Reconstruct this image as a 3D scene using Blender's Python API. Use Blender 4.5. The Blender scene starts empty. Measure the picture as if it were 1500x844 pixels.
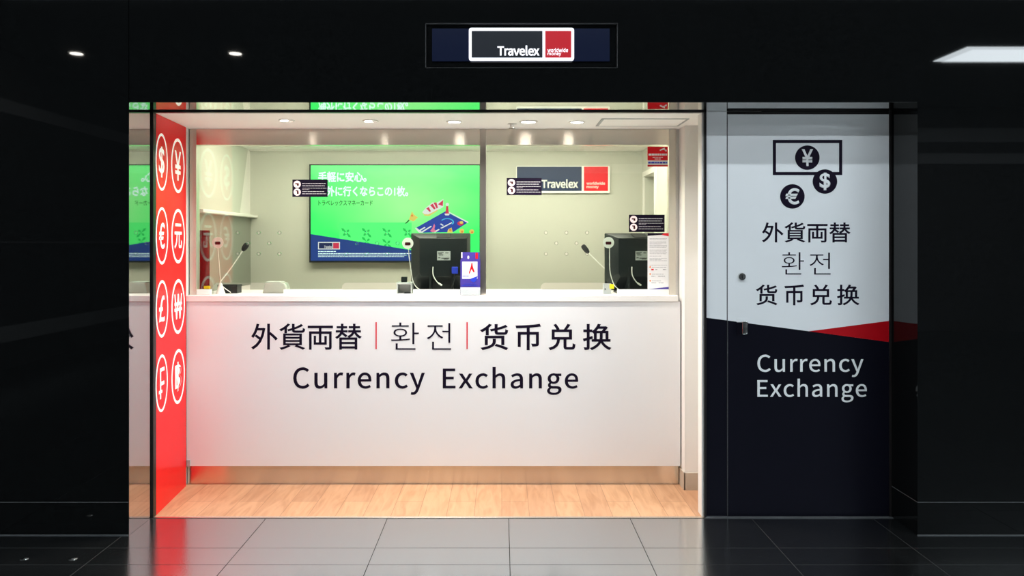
import bpy, bmesh, math, random, json
from mathutils import Vector, Matrix

random.seed(4)
SC = bpy.context.scene
COL = SC.collection
FOC = 1083.0           # focal length in pixels of the 1500 x 844 frame
CAM = (0.0, -3.854, 1.431)

# ------------------------------------------------------------------ camera
cd = bpy.data.cameras.new('camera')
cam = bpy.data.objects.new('camera', cd)
COL.objects.link(cam)
cam.location = CAM
cam.rotation_euler = (math.pi / 2, 0, 0)
cd.sensor_width = 36.0
cd.lens = 36.0 * FOC / 1500
cd.shift_x = (750 - 735) / 1500.0
cd.shift_y = -(422 - 355) / 1500.0
cd.clip_start = 0.02
SC.camera = cam

# ------------------------------------------------------------------ world + exposure
w = bpy.data.worlds.new('world')
SC.world = w
w.use_nodes = True
w.node_tree.nodes['Background'].inputs[0].default_value = (0.55, 0.62, 0.7, 1)
w.node_tree.nodes['Background'].inputs[1].default_value = 0.004
SC.view_settings.view_transform = 'Standard'
SC.view_settings.look = 'None'
SC.view_settings.gamma = 1.0
SC.view_settings.use_curve_mapping = False
SC.view_settings.exposure = 0.0

# light levels (watts) and lamp surface strengths
SPOT_W = 53.0
BACK_W = 7.5
FILL_W = 12.0
HALL_W = 57.0
LAMP_E = 22.0
WARM = (1.0, 0.945, 0.87)
BACKC = (1.0, 0.95, 0.80)
COOL = (0.86, 0.95, 1.0)


def area_light(name, loc, sx, sy, watts, col, spread=180):
    l = bpy.data.lights.new(name, 'AREA')
    l.shape = 'RECTANGLE'
    l.size, l.size_y, l.energy, l.color = sx, sy, watts, col
    l.spread = math.radians(spread)
    o = bpy.data.objects.new(name, l)
    COL.objects.link(o)
    o.location = loc
    return o


# staff-room ceiling panels and the two lines of fittings over the concourse
area_light('staff_room_light', (-0.95, 0.95, 2.085), 1.2, 0.3, BACK_W, BACKC)
area_light('staff_room_light', (0.45, 0.95, 2.085), 0.9, 0.3, BACK_W * 0.95, BACKC)
ww = area_light('added_wall_fill', (-0.4, 0.64, 2.075), 2.6, 0.03, FILL_W, BACKC)  # added fill light out of view, brightens the top of the back wall
ww.rotation_euler = (math.radians(72), 0, 0)
area_light('concourse_light', (0.5, -1.52, 3.56), 9.6, 0.05, HALL_W * 0.95, COOL)
area_light('concourse_light', (0.5, -3.0, 3.56), 9.6, 0.05, HALL_W * 1.75, COOL)
area_light('concourse_light', (7.0, -5.1, 3.56), 3.6, 0.6, HALL_W * 0.9, COOL)


# ------------------------------------------------------------------ helpers
def lin(r, g, b):
    def f(c):
        c /= 255.0
        return c / 12.92 if c <= 0.04045 else ((c + 0.055) / 1.055) ** 2.4
    return (f(r), f(g), f(b))


def S(y):
    return FOC / (y - CAM[1])


def X(px, y):
    return (px - 735) / S(y)


def Z(py, y):
    return CAM[2] - (py - 355) / S(y)


def Q(px, py, y):
    return (X(px, y), Z(py, y))


def mat(name, col, rough=0.5, metal=0.0, spec=0.5, emit=None, es=0.0, noise=0.0, scale=8.0,
        stretch=(1, 1, 1), bump=0.0, aniso=0.0, rot=0.0, coat=0.0):
    m = bpy.data.materials.new(name)
    m.use_nodes = True
    nt = m.node_tree
    b = nt.nodes['Principled BSDF']
    b.inputs['Base Color'].default_value = (*col, 1)
    b.inputs['Roughness'].default_value = rough
    b.inputs['Metallic'].default_value = metal
    b.inputs['Specular IOR Level'].default_value = spec
    b.inputs['Coat Weight'].default_value = coat
    if aniso:
        b.inputs['Anisotropic'].default_value = aniso
        b.inputs['Anisotropic Rotation'].default_value = rot
        t = nt.nodes.new('ShaderNodeTangent')
        t.direction_type = 'RADIAL'
        t.axis = 'Z'
        nt.links.new(t.outputs[0], b.inputs['Tangent'])
    if emit:
        b.inputs['Emission Color'].default_value = (*emit, 1)
        b.inputs['Emission Strength'].default_value = es
    if noise or bump:
        tc = nt.nodes.new('ShaderNodeTexCoord')
        mp = nt.nodes.new('ShaderNodeMapping')
        mp.inputs['Scale'].default_value = stretch
        n = nt.nodes.new('ShaderNodeTexNoise')
        n.inputs['Scale'].default_value = scale
        n.inputs['Detail'].default_value = 4
        nt.links.new(tc.outputs['Object'], mp.inputs[0])
        nt.links.new(mp.outputs[0], n.inputs['Vector'])
        if noise:
            mx = nt.nodes.new('ShaderNodeMix')
            mx.data_type = 'RGBA'
            mx.inputs[6].default_value = (*[max(0, c * (1 - noise)) for c in col], 1)
            mx.inputs[7].default_value = (*[min(1, c * (1 + noise)) for c in col], 1)
            nt.links.new(n.outputs['Fac'], mx.inputs[0])
            nt.links.new(mx.outputs[2], b.inputs['Base Color'])
        if bump:
            bp = nt.nodes.new('ShaderNodeBump')
            bp.inputs['Strength'].default_value = bump
            bp.inputs['Distance'].default_value = 0.002
            nt.links.new(n.outputs['Fac'], bp.inputs['Height'])
            nt.links.new(bp.outputs[0], b.inputs['Normal'])
    return m


def glow(name, col, strength):
    return mat(name, (0.01, 0.01, 0.01), rough=0.4, spec=0.2, emit=col, es=strength)


def glass_mat(name, tint, rough=0.0, ior=1.75):
    m = bpy.data.materials.new(name)
    m.use_nodes = True
    nt = m.node_tree
    nt.nodes.remove(nt.nodes['Principled BSDF'])
    out = nt.nodes['Material Output']
    tr = nt.nodes.new('ShaderNodeBsdfTransparent')
    tr.inputs[0].default_value = (*tint, 1)
    gl = nt.nodes.new('ShaderNodeBsdfGlossy')
    gl.inputs['Roughness'].default_value = rough
    # reflectance of a thin sheet, the same from both of its faces (Schlick)
    ge = nt.nodes.new('ShaderNodeNewGeometry')
    dt = nt.nodes.new('ShaderNodeVectorMath')
    dt.operation = 'DOT_PRODUCT'
    nt.links.new(ge.outputs['Incoming'], dt.inputs[0])
    nt.links.new(ge.outputs['Normal'], dt.inputs[1])
    ab = nt.nodes.new('ShaderNodeMath')
    ab.operation = 'ABSOLUTE'
    nt.links.new(dt.outputs['Value'], ab.inputs[0])
    om = nt.nodes.new('ShaderNodeMath')
    om.operation = 'SUBTRACT'
    om.inputs[0].default_value = 1.0
    nt.links.new(ab.outputs[0], om.inputs[1])
    pw = nt.nodes.new('ShaderNodeMath')
    pw.operation = 'POWER'
    pw.inputs[1].default_value = 5.0
    nt.links.new(om.outputs[0], pw.inputs[0])
    fr = nt.nodes.new('ShaderNodeMath')
    fr.operation = 'MULTIPLY_ADD'
    f0 = ((ior - 1) / (ior + 1)) ** 2
    fr.inputs[1].default_value = 1 - f0
    fr.inputs[2].default_value = f0
    nt.links.new(pw.outputs[0], fr.inputs[0])
    mx = nt.nodes.new('ShaderNodeMixShader')
    nt.links.new(fr.outputs[0], mx.inputs[0])
    nt.links.new(tr.outputs[0], mx.inputs[1])
    nt.links.new(gl.outputs[0], mx.inputs[2])
    nt.links.new(mx.outputs[0], out.inputs[0])
    return m


def link(name, me, m, parent=None):
    o = bpy.data.objects.new(name, me)
    COL.objects.link(o)
    if m:
        me.materials.append(m)
    if parent:
        o.parent = parent
        if parent.parent is None:
            o.matrix_parent_inverse = Matrix.Translation(parent.location).inverted()
    return o


def build(name, bm, m, parent=None, smooth=False):
    bmesh.ops.recalc_face_normals(bm, faces=bm.faces[:])
    me = bpy.data.meshes.new(name)
    bm.to_mesh(me)
    bm.free()
    if smooth:
        for p in me.polygons:
            p.use_smooth = True
        try:
            me.set_sharp_from_angle(angle=math.radians(40))
        except Exception:
            pass
    return link(name, me, m, parent)


def tag(o, label=None, cat=None, group=None, kind=None):
    if label:
        o['label'] = label
    if cat:
        o['category'] = cat
    if group:
        o['group'] = group
    if kind:
        o['kind'] = kind
    return o


def thing(name, loc, label, cat, group=None):
    o = bpy.data.objects.new(name, None)
    o.empty_display_size = 0.05
    COL.objects.link(o)
    o.location = loc
    return tag(o, label, cat, group)


def box(bm, x0, x1, y0, y1, z0, z1, bev=0.0, seg=2):
    r = bmesh.ops.create_cube(bm, size=1.0)
    vs = r['verts']
    for v in vs:
        v.co = Vector((x0 + (v.co.x + .5) * (x1 - x0), y0 + (v.co.y + .5) * (y1 - y0), z0 + (v.co.z + .5) * (z1 - z0)))
    if bev:
        es = list({e for v in vs for e in v.link_edges})
        bmesh.ops.bevel(bm, geom=es, offset=bev, segments=seg, profile=0.5, affect='EDGES', clamp_overlap=True)
    return bm


def bx(name, x0, x1, y0, y1, z0, z1, m, parent=None, bev=0.0, seg=2):
    return build(name, box(bmesh.new(), x0, x1, y0, y1, z0, z1, bev, seg), m, parent)


def prism(bm, pts, axis, a, b):
    """extrude a 2D polygon: axis 'y' -> pts are (x,z); 'z' -> (x,y); 'x' -> (y,z)"""
    def P(p, t):
        return {'y': (p[0], t, p[1]), 'z': (p[0], p[1], t), 'x': (t, p[0], p[1])}[axis]
    va = [bm.verts.new(P(p, a)) for p in pts]
    vb = [bm.verts.new(P(p, b)) for p in pts]
    bm.faces.new(va)
    bm.faces.new(vb[::-1])
    n = len(pts)
    for i in range(n):
        bm.faces.new((va[i], vb[i], vb[(i + 1) % n], va[(i + 1) % n]))
    return bm


def tube(bm, pts, r, seg=10, cap=True):
    pts = [Vector(p) for p in pts]
    rr = r if isinstance(r, (list, tuple)) else [r] * len(pts)
    rings = []
    up = Vector((0.13, 0.97, 0.21)).normalized()
    for i, p in enumerate(pts):
        t = (pts[min(i + 1, len(pts) - 1)] - pts[max(i - 1, 0)]).normalized()
        u = t.cross(up).normalized()
        v = t.cross(u)
        rings.append([bm.verts.new(p + (u * math.cos(2 * math.pi * k / seg) + v * math.sin(2 * math.pi * k / seg)) * rr[i]) for k in range(seg)])
    for a, b in zip(rings, rings[1:]):
        for k in range(seg):
            bm.faces.new((a[k], a[(k + 1) % seg], b[(k + 1) % seg], b[k]))
    if cap:
        bm.faces.new(rings[0][::-1])
        bm.faces.new(rings[-1])
    return bm


def spline(pts, n=8):
    pts = [Vector(p) for p in pts]
    out = []
    for i in range(len(pts) - 1):
        p0, p1, p2, p3 = pts[max(i - 1, 0)], pts[i], pts[i + 1], pts[min(i + 2, len(pts) - 1)]
        for k in range(n):
            t = k / n
            out.append(0.5 * ((2 * p1) + (p2 - p0) * t + (2 * p0 - 5 * p1 + 4 * p2 - p3) * t * t + (3 * p1 - p0 - 3 * p2 + p3) * t ** 3))
    out.append(pts[-1])
    return out


def lathe(bm, prof, c, axis='z', seg=28):
    """prof: (radius, along) pairs, c: centre"""
    rings = []
    for r, h in prof:
        ring = []
        for k in range(seg):
            a = 2 * math.pi * k / seg
            p = {'z': (r * math.cos(a), r * math.sin(a), h), 'y': (r * math.cos(a), h, r * math.sin(a)), 'x': (h, r * math.cos(a), r * math.sin(a))}[axis]
            ring.append(bm.verts.new((c[0] + p[0], c[1] + p[1], c[2] + p[2])))
        rings.append(ring)
    for a, b in zip(rings, rings[1:]):
        for k in range(seg):
            bm.faces.new((a[k], a[(k + 1) % seg], b[(k + 1) % seg], b[k]))
    bm.faces.new(rings[0][::-1])
    bm.faces.new(rings[-1])
    return bm


def ring_bm(bm, c, r0, r1, y0, y1, seg=40, ax=1.0, az=1.0):
    """flat annulus in the x-z plane with thickness along y"""
    R = []
    for y, r in ((y0, r0), (y0, r1), (y1, r1), (y1, r0)):
        R.append([bm.verts.new((c[0] + r * ax * math.cos(2 * math.pi * k / seg), y, c[1] + r * az * math.sin(2 * math.pi * k / seg))) for k in range(seg)])
    for i in range(4):
        a, b = R[i], R[(i + 1) % 4]
        for k in range(seg):
            bm.faces.new((a[k], a[(k + 1) % seg], b[(k + 1) % seg], b[k]))
    return bm


def disc_pts(c, r, n=32, rz=None):
    rz = rz or r
    return [(c[0] + r * math.cos(2 * math.pi * k / n), c[1] + rz * math.sin(2 * math.pi * k / n)) for k in range(n)]


def rrect(x0, x1, z0, z1, r, n=5):
    o = []
    for cx, cz, a0 in ((x1 - r, z1 - r, 0), (x0 + r, z1 - r, 90), (x0 + r, z0 + r, 180), (x1 - r, z0 + r, 270)):
        for k in range(n + 1):
            a = math.radians(a0 + 90 * k / n)
            o.append((cx + r * math.cos(a), cz + r * math.sin(a)))
    return o


# letter shapes of the sign typeface: advance, closed bezier outlines
GLYPHS = json.loads(
    '{"C":[894,[[[272,-18,528,-18,661,-18],[762,35,843,129,819,156],[796,184,772,211,706,139],[632,95,534,95,338,95],[214,258,214,517,214,773],[345,931,538,931,626,931],[693,892,748,835'
    ',771,863],[795,891,818,919,759,985],[661,1045,536,1045,276,1045],[81,845,81,513,81,179]]]],"u":[850,[[[190,-18,352,-18,455,-18],[531,36,602,119,604,119],[605,119,606,119,610,79],[6'
    '13,40,616,0,652,0],[687,0,723,0,723,254],[723,507,723,761,680,761],[638,761,595,761,595,581],[595,401,595,221,522,132],[468,92,389,92,289,92],[246,153,246,294,246,450],[246,605,246'
    ',761,204,761],[161,761,118,761,118,600],[118,439,118,279,118,84]]]],"r":[543,[[[129,254,129,0,172,0],[215,0,258,0,258,163],[258,326,258,489,308,618],[385,665,448,665,480,665],[497,'
    '661,522,653,530,690],[538,726,546,763,522,776],[499,780,465,780,381,780],[303,718,249,622,248,622],[247,622,246,622,242,668],[238,714,234,761,199,761],[164,761,129,761,129,507]]]],'
    '"e":[776,[[[234,-18,437,-18,539,-18],[620,15,686,59,671,87],[656,116,641,144,584,106],[525,84,451,84,307,84],[207,188,199,350,370,350],[541,350,711,350,714,370],[717,395,717,423,71'
    '7,640],[608,780,413,780,239,780],[73,627,73,380,73,129]],[[333,441,197,441,213,592],[308,678,416,678,535,678],[605,595,605,441,469,441]]]],"n":[854,[[[129,254,129,0,172,0],[215,0,2'
    '58,0,258,184],[258,368,258,552,333,629],[387,668,465,668,566,668],[609,608,609,465,609,310],[609,155,609,0,652,0],[694,0,737,0,737,161],[737,321,737,482,737,675],[664,780,504,780,4'
    '01,780],[321,723,249,650,248,650],[247,650,246,650,242,687],[238,724,234,761,199,761],[164,761,129,761,129,507]]]],"c":[714,[[[227,-18,429,-18,520,-18],[606,18,675,77,656,106],[638'
    ',135,619,164,571,122],[510,88,440,88,300,88],[204,204,204,380,204,555],[305,672,444,672,503,672],[552,646,595,606,617,634],[638,662,660,690,606,738],[538,780,438,780,242,780],[73,6'
    '33,73,380,73,127]]]],"y":[730,[[[106,-328,141,-328,293,-328],[373,-213,426,-64,521,211],[616,486,711,761,670,761],[628,761,587,761,541,620],[495,479,450,339,430,270],[408,193,388,1'
    '23,386,123],[383,123,381,123,354,195],[329,272,305,339,254,479],[203,620,151,761,107,761],[63,761,18,761,120,507],[222,253,324,-1,318,-21],[312,-40,307,-59,275,-153],[221,-223,136,'
    '-223,115,-223],[92,-216,77,-210,69,-244],[60,-278,52,-312,76,-322]]]],"E":[825,[[[141,342,141,0,344,0],[546,0,748,0,748,37],[748,74,748,111,589,111],[430,111,270,111,270,235],[270,'
    '360,270,485,400,485],[530,485,660,485,660,521],[660,558,660,595,530,595],[400,595,270,595,270,703],[270,810,270,917,424,917],[578,917,732,917,732,954],[732,990,732,1027,535,1027],['
    '338,1027,141,1027,141,684]]]],"x":[697,[[[105,132,21,0,66,0],[111,0,155,0,190,59],[224,119,258,178,284,224],[308,270,335,314,337,314],[339,314,342,314,371,270],[399,224,424,178,462'
    ',119],[499,59,536,0,583,0],[630,0,676,0,593,128],[509,256,426,384,503,509],[580,635,657,761,613,761],[568,761,524,761,493,705],[461,649,430,594,406,550],[385,510,363,466,360,466],['
    '358,466,356,466,331,510],[304,550,282,594,247,649],[213,705,179,761,133,761],[87,761,41,761,118,639],[195,518,272,396,188,264]]]],"h":[850,[[[129,372,129,0,172,0],[215,0,258,0,258,'
    '184],[258,368,258,552,333,629],[387,668,465,668,566,668],[609,608,609,465,609,310],[609,155,609,0,652,0],[694,0,737,0,737,161],[737,321,737,482,737,675],[664,780,504,780,401,780],['
    '322,723,252,653,254,705],[256,757,258,810,258,911],[258,1013,258,1115,215,1115],[172,1115,129,1115,129,743]]]],"a":[789,[[[176,-18,304,-18,398,-18],[483,31,556,91,557,91],[559,91,5'
    '60,91,564,61],[568,30,571,0,606,0],[641,0,676,0,676,156],[676,312,676,468,676,657],[599,780,413,780,290,780],[183,725,115,681,131,651],[148,622,164,592,224,633],[304,674,392,674,51'
    '7,674],[549,580,549,482,225,445],[83,363,83,197,83,60]],[[413,85,340,85,265,85],[206,119,206,206,206,304],[293,367,549,396,549,326],[549,255,549,185,475,119]]]],"g":[790,[[[200,-35'
    '0,385,-350,620,-350],[770,-228,770,-87,770,39],[681,94,506,94,456,94],[406,94,356,94,254,94],[223,129,223,176,223,218],[244,244,272,268,305,251],[347,241,384,241,541,241],[662,343,'
    '662,506,662,571],[637,627,601,662,653,662],[704,662,756,662,756,695],[756,728,756,761,668,761],[580,761,492,761,465,772],[427,780,384,780,231,780],[99,675,99,508,99,417],[148,343,1'
    '99,304,199,302],[199,300,199,298,158,270],[115,220,115,157,115,97],[144,56,183,32,183,30],[183,28,183,25,112,-18],[71,-81,71,-147,71,-277]],[[472,328,384,328,297,328],[223,398,223,'
    '508,223,620],[296,686,384,686,475,686],[546,620,546,508,546,398]],[[550,-262,403,-262,265,-262],[183,-210,183,-129,183,-85],[206,-39,261,0,294,-8],[331,-11,359,-11,402,-11],[446,-1'
    '1,490,-11,591,-11],[644,-36,644,-108,644,-186]]]],"T":[839,[[[354,306,354,0,398,0],[441,0,485,0,485,306],[485,612,485,917,588,917],[692,917,796,917,796,954],[796,990,796,1027,545,1'
    '027],[294,1027,43,1027,43,990],[43,954,43,917,147,917],[251,917,354,917,354,612]]]],"v":[730,[[[201,254,293,0,343,0],[393,0,443,0,532,254],[622,507,711,761,669,761],[627,761,585,76'
    '1,537,616],[489,472,441,328,419,254],[394,176,371,104,369,104],[366,104,364,104,342,176],[318,254,294,328,246,472],[199,616,151,761,107,761],[63,761,18,761,110,507]]]],"l":[398,[[['
    '168,-18,263,-18,298,-18],[319,-13,338,-7,331,26],[325,58,319,91,305,88],[300,88,293,88,273,88],[258,104,258,143,258,467],[258,791,258,1115,215,1115],[172,1115,129,1115,129,794],[12'
    '9,472,129,151,129,43]]]],"w":[1123,[[[179,254,249,0,299,0],[348,0,398,0,434,136],[470,272,506,408,525,480],[541,552,557,629,560,629],[562,629,564,629,583,552],[597,482,616,410,653,'
    '274],[689,137,725,0,777,0],[829,0,881,0,950,254],[1018,507,1087,761,1046,761],[1005,761,964,761,927,614],[890,467,853,321,836,248],[822,179,807,109,804,109],[802,109,800,109,782,17'
    '9],[765,248,746,321,707,467],[667,614,627,761,586,761],[544,761,503,761,463,614],[423,467,384,321,366,248],[349,179,333,109,331,109],[329,109,326,109,311,179],[297,248,282,321,244,'
    '467],[206,614,168,761,125,761],[81,761,38,761,108,507]]]],"o":[849,[[[238,-18,424,-18,611,-18],[776,127,776,380,776,633],[611,780,424,780,238,780],[73,633,73,380,73,127]],[[556,88,'
    '424,88,293,88],[204,204,204,380,204,555],[293,672,424,672,556,672],[646,555,646,380,646,204]]]],"m":[1297,[[[129,254,129,0,172,0],[215,0,258,0,258,184],[258,368,258,552,326,630],[3'
    '91,668,448,668,545,668],[590,608,590,465,590,310],[590,155,590,0,632,0],[675,0,717,0,717,184],[717,368,717,552,789,630],[850,668,909,668,1006,668],[1050,608,1050,465,1050,310],[105'
    '0,155,1050,0,1093,0],[1135,0,1178,0,1178,161],[1178,321,1178,482,1178,675],[1104,780,948,780,854,780],[776,720,696,634,665,724],[604,780,486,780,395,780],[317,723,249,650,248,650],'
    '[247,650,246,650,242,687],[238,724,234,761,199,761],[164,761,129,761,129,507]]]],"d":[868,[[[197,-18,388,-18,479,-18],[560,31,619,90,620,90],[622,90,623,90,627,60],[631,30,634,0,66'
    '9,0],[704,0,739,0,739,372],[739,743,739,1115,697,1115],[654,1115,611,1115,611,1017],[611,920,611,822,613,779],[615,735,618,692,550,746],[493,780,403,780,230,780],[74,626,74,380,74,'
    '126]],[[486,90,416,90,283,90],[206,197,206,381,206,555],[304,672,426,672,489,672],[548,650,611,592,611,459],[611,326,611,193,548,123]]]],"k":[773,[[[129,372,129,0,171,0],[213,0,255'
    ',0,255,67],[255,134,255,200,303,256],[350,311,398,367,472,245],[546,122,620,0,667,0],[713,0,759,0,663,151],[568,303,472,454,556,556],[641,658,725,761,678,761],[630,761,583,761,475,'
    '627],[368,493,261,360,259,360],[257,360,255,360,255,612],[255,863,255,1115,213,1115],[171,1115,129,1115,129,743]]]],"i":[385,[[[129,254,129,0,172,0],[215,0,258,0,258,254],[258,507,'
    '258,761,215,761],[172,761,129,761,129,507]],[[143,917,193,917,244,917],[279,951,279,1003,279,1052],[244,1085,193,1085,143,1085],[109,1052,109,1003,109,951]]]]}'
)


def curve_mesh(c, offset, ext):
    c.dimensions = '2D'
    c.fill_mode = 'BOTH'
    if offset > 0:          # heavier strokes: a bevel outside the outline
        c.bevel_depth = offset
        c.bevel_resolution = 0
        c.extrude = 0.0
    else:
        c.offset = offset
        c.extrude = ext
    o = bpy.data.objects.new('lettering', c)
    COL.objects.link(o)
    bpy.context.view_layer.update()
    dg = bpy.context.evaluated_depsgraph_get()
    me = bpy.data.meshes.new_from_object(o.evaluated_get(dg))
    bpy.data.objects.remove(o)
    return me


def text_mesh(body, offset=0.0, own=False, space=1.0):
    if own:
        c = bpy.data.curves.new('lettering', 'CURVE')
        x = 0.0
        for ch in body:
            if ch == ' ':
                x += 0.08
                continue
            adv, sps = GLYPHS[ch]
            for sp in sps:
                s = c.splines.new('BEZIER')
                s.bezier_points.add(len(sp) - 1)
                s.use_cyclic_u = True
                s.resolution_u = 5
                for bp, q in zip(s.bezier_points, sp):
                    bp.handle_left_type = bp.handle_right_type = 'FREE'
                    bp.handle_left = (q[0] / 4000 + x, q[1] / 4000, 0)
                    bp.co = (q[2] / 4000 + x, q[3] / 4000, 0)
                    bp.handle_right = (q[4] / 4000 + x, q[5] / 4000, 0)
            x += adv / 4000 * space
    else:
        c = bpy.data.curves.new('lettering', 'FONT')
        c.body = body
        c.resolution_u = 4
        c.space_character = space
    return curve_mesh(c, offset, 0.05)


def lettering(body, u0, u1, v0, v1, m, parent, plane, t, th=0.0012, offset=0.0, own=False, space=1.0, name='lettering', flip=False):
    """text fitted to a rectangle. plane 'y': u=x, v=z, face towards -y at y=t. plane 'x': u=-y (seen from +x side), v=z, face at x=t"""
    me = text_mesh(body, offset, own, space)
    xs = [v.co.x for v in me.vertices]
    ys = [v.co.y for v in me.vertices]
    ax, bx_, ay, by = min(xs), max(xs), min(ys), max(ys)
    for v in me.vertices:
        u = u0 + (v.co.x - ax) / (bx_ - ax) * (u1 - u0)
        q = v0 + (v.co.y - ay) / (by - ay) * (v1 - v0)
        d = th if v.co.z > 0 else 0.0
        if plane == 'y':
            v.co = (u, t - d, q)
        else:
            v.co = (t(u) + d, u, q)
    o = link(name, me, None, parent)
    me.materials.clear()
    me.materials.append(m)
    return o


def poly(name, pts, y, th, m, parent):
    return build(name, prism(bmesh.new(), pts, 'y', y, y - th), m, parent)


def rect(px0, px1, py0, py1, y):
    return [(X(px0, y), Z(py1, y)), (X(px1, y), Z(py1, y)), (X(px1, y), Z(py0, y)), (X(px0, y), Z(py0, y))]


def bars(bm, rows, y, th):
    """rows of printed words too small to read: (px0, px1, py, height)"""
    for a, b, py, h in rows:
        x = a
        while x < b - 0.4:
            wd = min(random.uniform(1.6, 5.2), b - x)
            prism(bm, rect(x, x + wd, py - h / 2, py + h / 2, y), 'y', y, y - th)
            x += wd + 0.55
    return bm


# ------------------------------------------------------------------ materials
NAVY = lin(24, 18, 48)
M = {}
M['stone'] = mat('black_granite', (0.004, 0.0044, 0.0046), rough=0.022, spec=0.32, noise=0.5, scale=60)
M['tilegrout'] = mat('dark_tile_joint', (0.030, 0.030, 0.030), rough=0.8, spec=0.2, noise=0.2, scale=30)
M['grout'] = mat('pale_joint', (0.09, 0.095, 0.1), rough=0.6, noise=0.2, scale=30)
M['white_wall'] = mat('white_laminate', (0.82, 0.79, 0.75), rough=0.45, noise=0.02, scale=3)
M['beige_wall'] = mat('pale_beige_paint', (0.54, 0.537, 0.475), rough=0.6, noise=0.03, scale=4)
M['ceil'] = mat('ceiling_paint', (0.92, 0.90, 0.87), rough=0.7, noise=0.02, scale=5)
M['counter'] = mat('white_counter_laminate', (0.80, 0.78, 0.78), rough=0.32, noise=0.015, scale=2)
M['worktop'] = mat('white_worktop', (0.83, 0.80, 0.77), rough=0.3, noise=0.015, scale=3)
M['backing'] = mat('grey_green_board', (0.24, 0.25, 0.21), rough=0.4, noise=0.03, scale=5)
M['skirt'] = mat('beige_skirting', (0.50, 0.42, 0.33), rough=0.5, noise=0.04, scale=6)
M['steel'] = mat('brushed_steel', (0.82, 0.76, 0.67), rough=0.27, metal=1.0, aniso=0.96, rot=0.25, noise=0.05, scale=4, stretch=(1, 1, 120))
M['post'] = mat('satin_steel', (0.68, 0.64, 0.57), rough=0.45, metal=0.8, noise=0.05, scale=6)
M['midpost'] = mat('dark_satin_steel', (0.50, 0.46, 0.42), rough=0.30, metal=0.93, noise=0.05, scale=6)
M['mirror'] = mat('polished_steel', (0.52, 0.52, 0.52), rough=0.03, metal=1.0, noise=0.05, scale=1.3)
M['chrome'] = mat('chrome', (0.7, 0.7, 0.68), rough=0.15, metal=1.0, noise=0.03, scale=20)
M['blackframe'] = mat('black_frame', (0.012, 0.010, 0.010), rough=0.3, noise=0.2, scale=20)
M['red'] = mat('red_panel', lin(236, 4, 18), rough=0.25, spec=0.3, noise=0.03, scale=3)
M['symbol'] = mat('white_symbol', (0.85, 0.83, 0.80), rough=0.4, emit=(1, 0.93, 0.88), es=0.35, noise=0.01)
M['ink'] = mat('navy_black_ink', (0.007, 0.0035, 0.014), rough=0.5, spec=0.1, noise=0.1, scale=40)
M['redink'] = mat('red_ink', lin(214, 20, 40), rough=0.4, noise=0.05, scale=40)
M['door'] = mat('pale_grey_door', (0.78, 0.80, 0.82), rough=0.35, noise=0.02, scale=5)
M['navy'] = mat('navy_vinyl', (0.004, 0.004, 0.009), rough=0.4, spec=0.12, noise=0.1, scale=10)
M['doorred'] = mat('red_vinyl', lin(178, 8, 22), rough=0.35, spec=0.25, noise=0.04, scale=10)
M['doorwhite'] = mat('white_vinyl_letters', (0.80, 0.82, 0.83), rough=0.4, noise=0.02, scale=10)
M['glass'] = glass_mat('security_glass', (0.93, 0.965, 0.925))
M['acrylic'] = glass_mat('clear_acrylic', (0.93, 0.95, 0.95), rough=0.05)
M['black'] = mat('black_plastic', (0.010, 0.013, 0.014), rough=0.38, spec=0.35, noise=0.15, scale=50)
M['blackmatte'] = mat('black_vent', (0.004, 0.004, 0.004), rough=0.8, noise=0.1, scale=50)
M['foam'] = mat('black_foam', (0.02, 0.02, 0.022), rough=0.95, noise=0.3, scale=400, bump=0.6)
M['white'] = mat('white_plastic', (0.80, 0.79, 0.75), rough=0.35, noise=0.02, scale=10)
M['grey'] = mat('grey_plastic', (0.40, 0.42, 0.42), rough=0.4, noise=0.05, scale=20)
M['palegrey'] = mat('pale_grey_plastic', (0.60, 0.61, 0.60), rough=0.3, noise=0.03, scale=20)
M['traygrey'] = mat('tray_grey', (0.34, 0.35, 0.31), rough=0.35, noise=0.04, scale=20)
M['maroon'] = mat('maroon_gloss', lin(58, 22, 25), rough=0.25, spec=0.35, noise=0.1, scale=12)
M['yellow'] = mat('yellow_sticker', lin(250, 220, 20), rough=0.5, noise=0.03, scale=30)
M['blue'] = mat('blue_plug', lin(40, 60, 190), rough=0.4, noise=0.05, scale=30)
M['paper'] = mat('white_paper', (0.80, 0.79, 0.80), rough=0.6, noise=0.01, scale=20)
M['greyink'] = mat('grey_print', (0.30, 0.30, 0.33), rough=0.6, noise=0.1, scale=50)
M['purple'] = mat('violet_card', lin(72, 58, 150), rough=0.4, noise=0.04, scale=20)
M['greyprint'] = mat('pale_print', (0.50, 0.48, 0.50), rough=0.6, noise=0.05, scale=40)
M['orange'] = mat('orange_print', lin(235, 130, 60), rough=0.5, noise=0.05, scale=40)
M['pink'] = mat('pale_pink_print', lin(250, 222, 222), rough=0.5, noise=0.02, scale=40)
M['label'] = mat('grey_label', (0.42, 0.44, 0.43), rough=0.5, noise=0.2, scale=90)
M['signblue'] = mat('slate_navy_board', lin(32, 48, 82), rough=0.4, spec=0.3, noise=0.05, scale=10)
M['signred'] = mat('red_board', lin(222, 14, 30), rough=0.4, spec=0.3, noise=0.03, scale=10)
M['signwhite'] = mat('white_board', (0.84, 0.84, 0.80), rough=0.4, noise=0.01, scale=10)
M['lamp'] = glow('lamp_diffuser', (1.0, 0.93, 0.83), LAMP_E)
M['stafflamp'] = glow('staff_room_diffuser', BACKC, 6.0)
M['hall_lamp'] = glow('concourse_diffuser', COOL, 22.0)
M['hall_spot'] = glow('concourse_spot', (1.0, 0.95, 0.86), 60.0)
M['neon'] = glow('white_neon', (0.88, 0.91, 1.0), 1.6)
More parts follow.
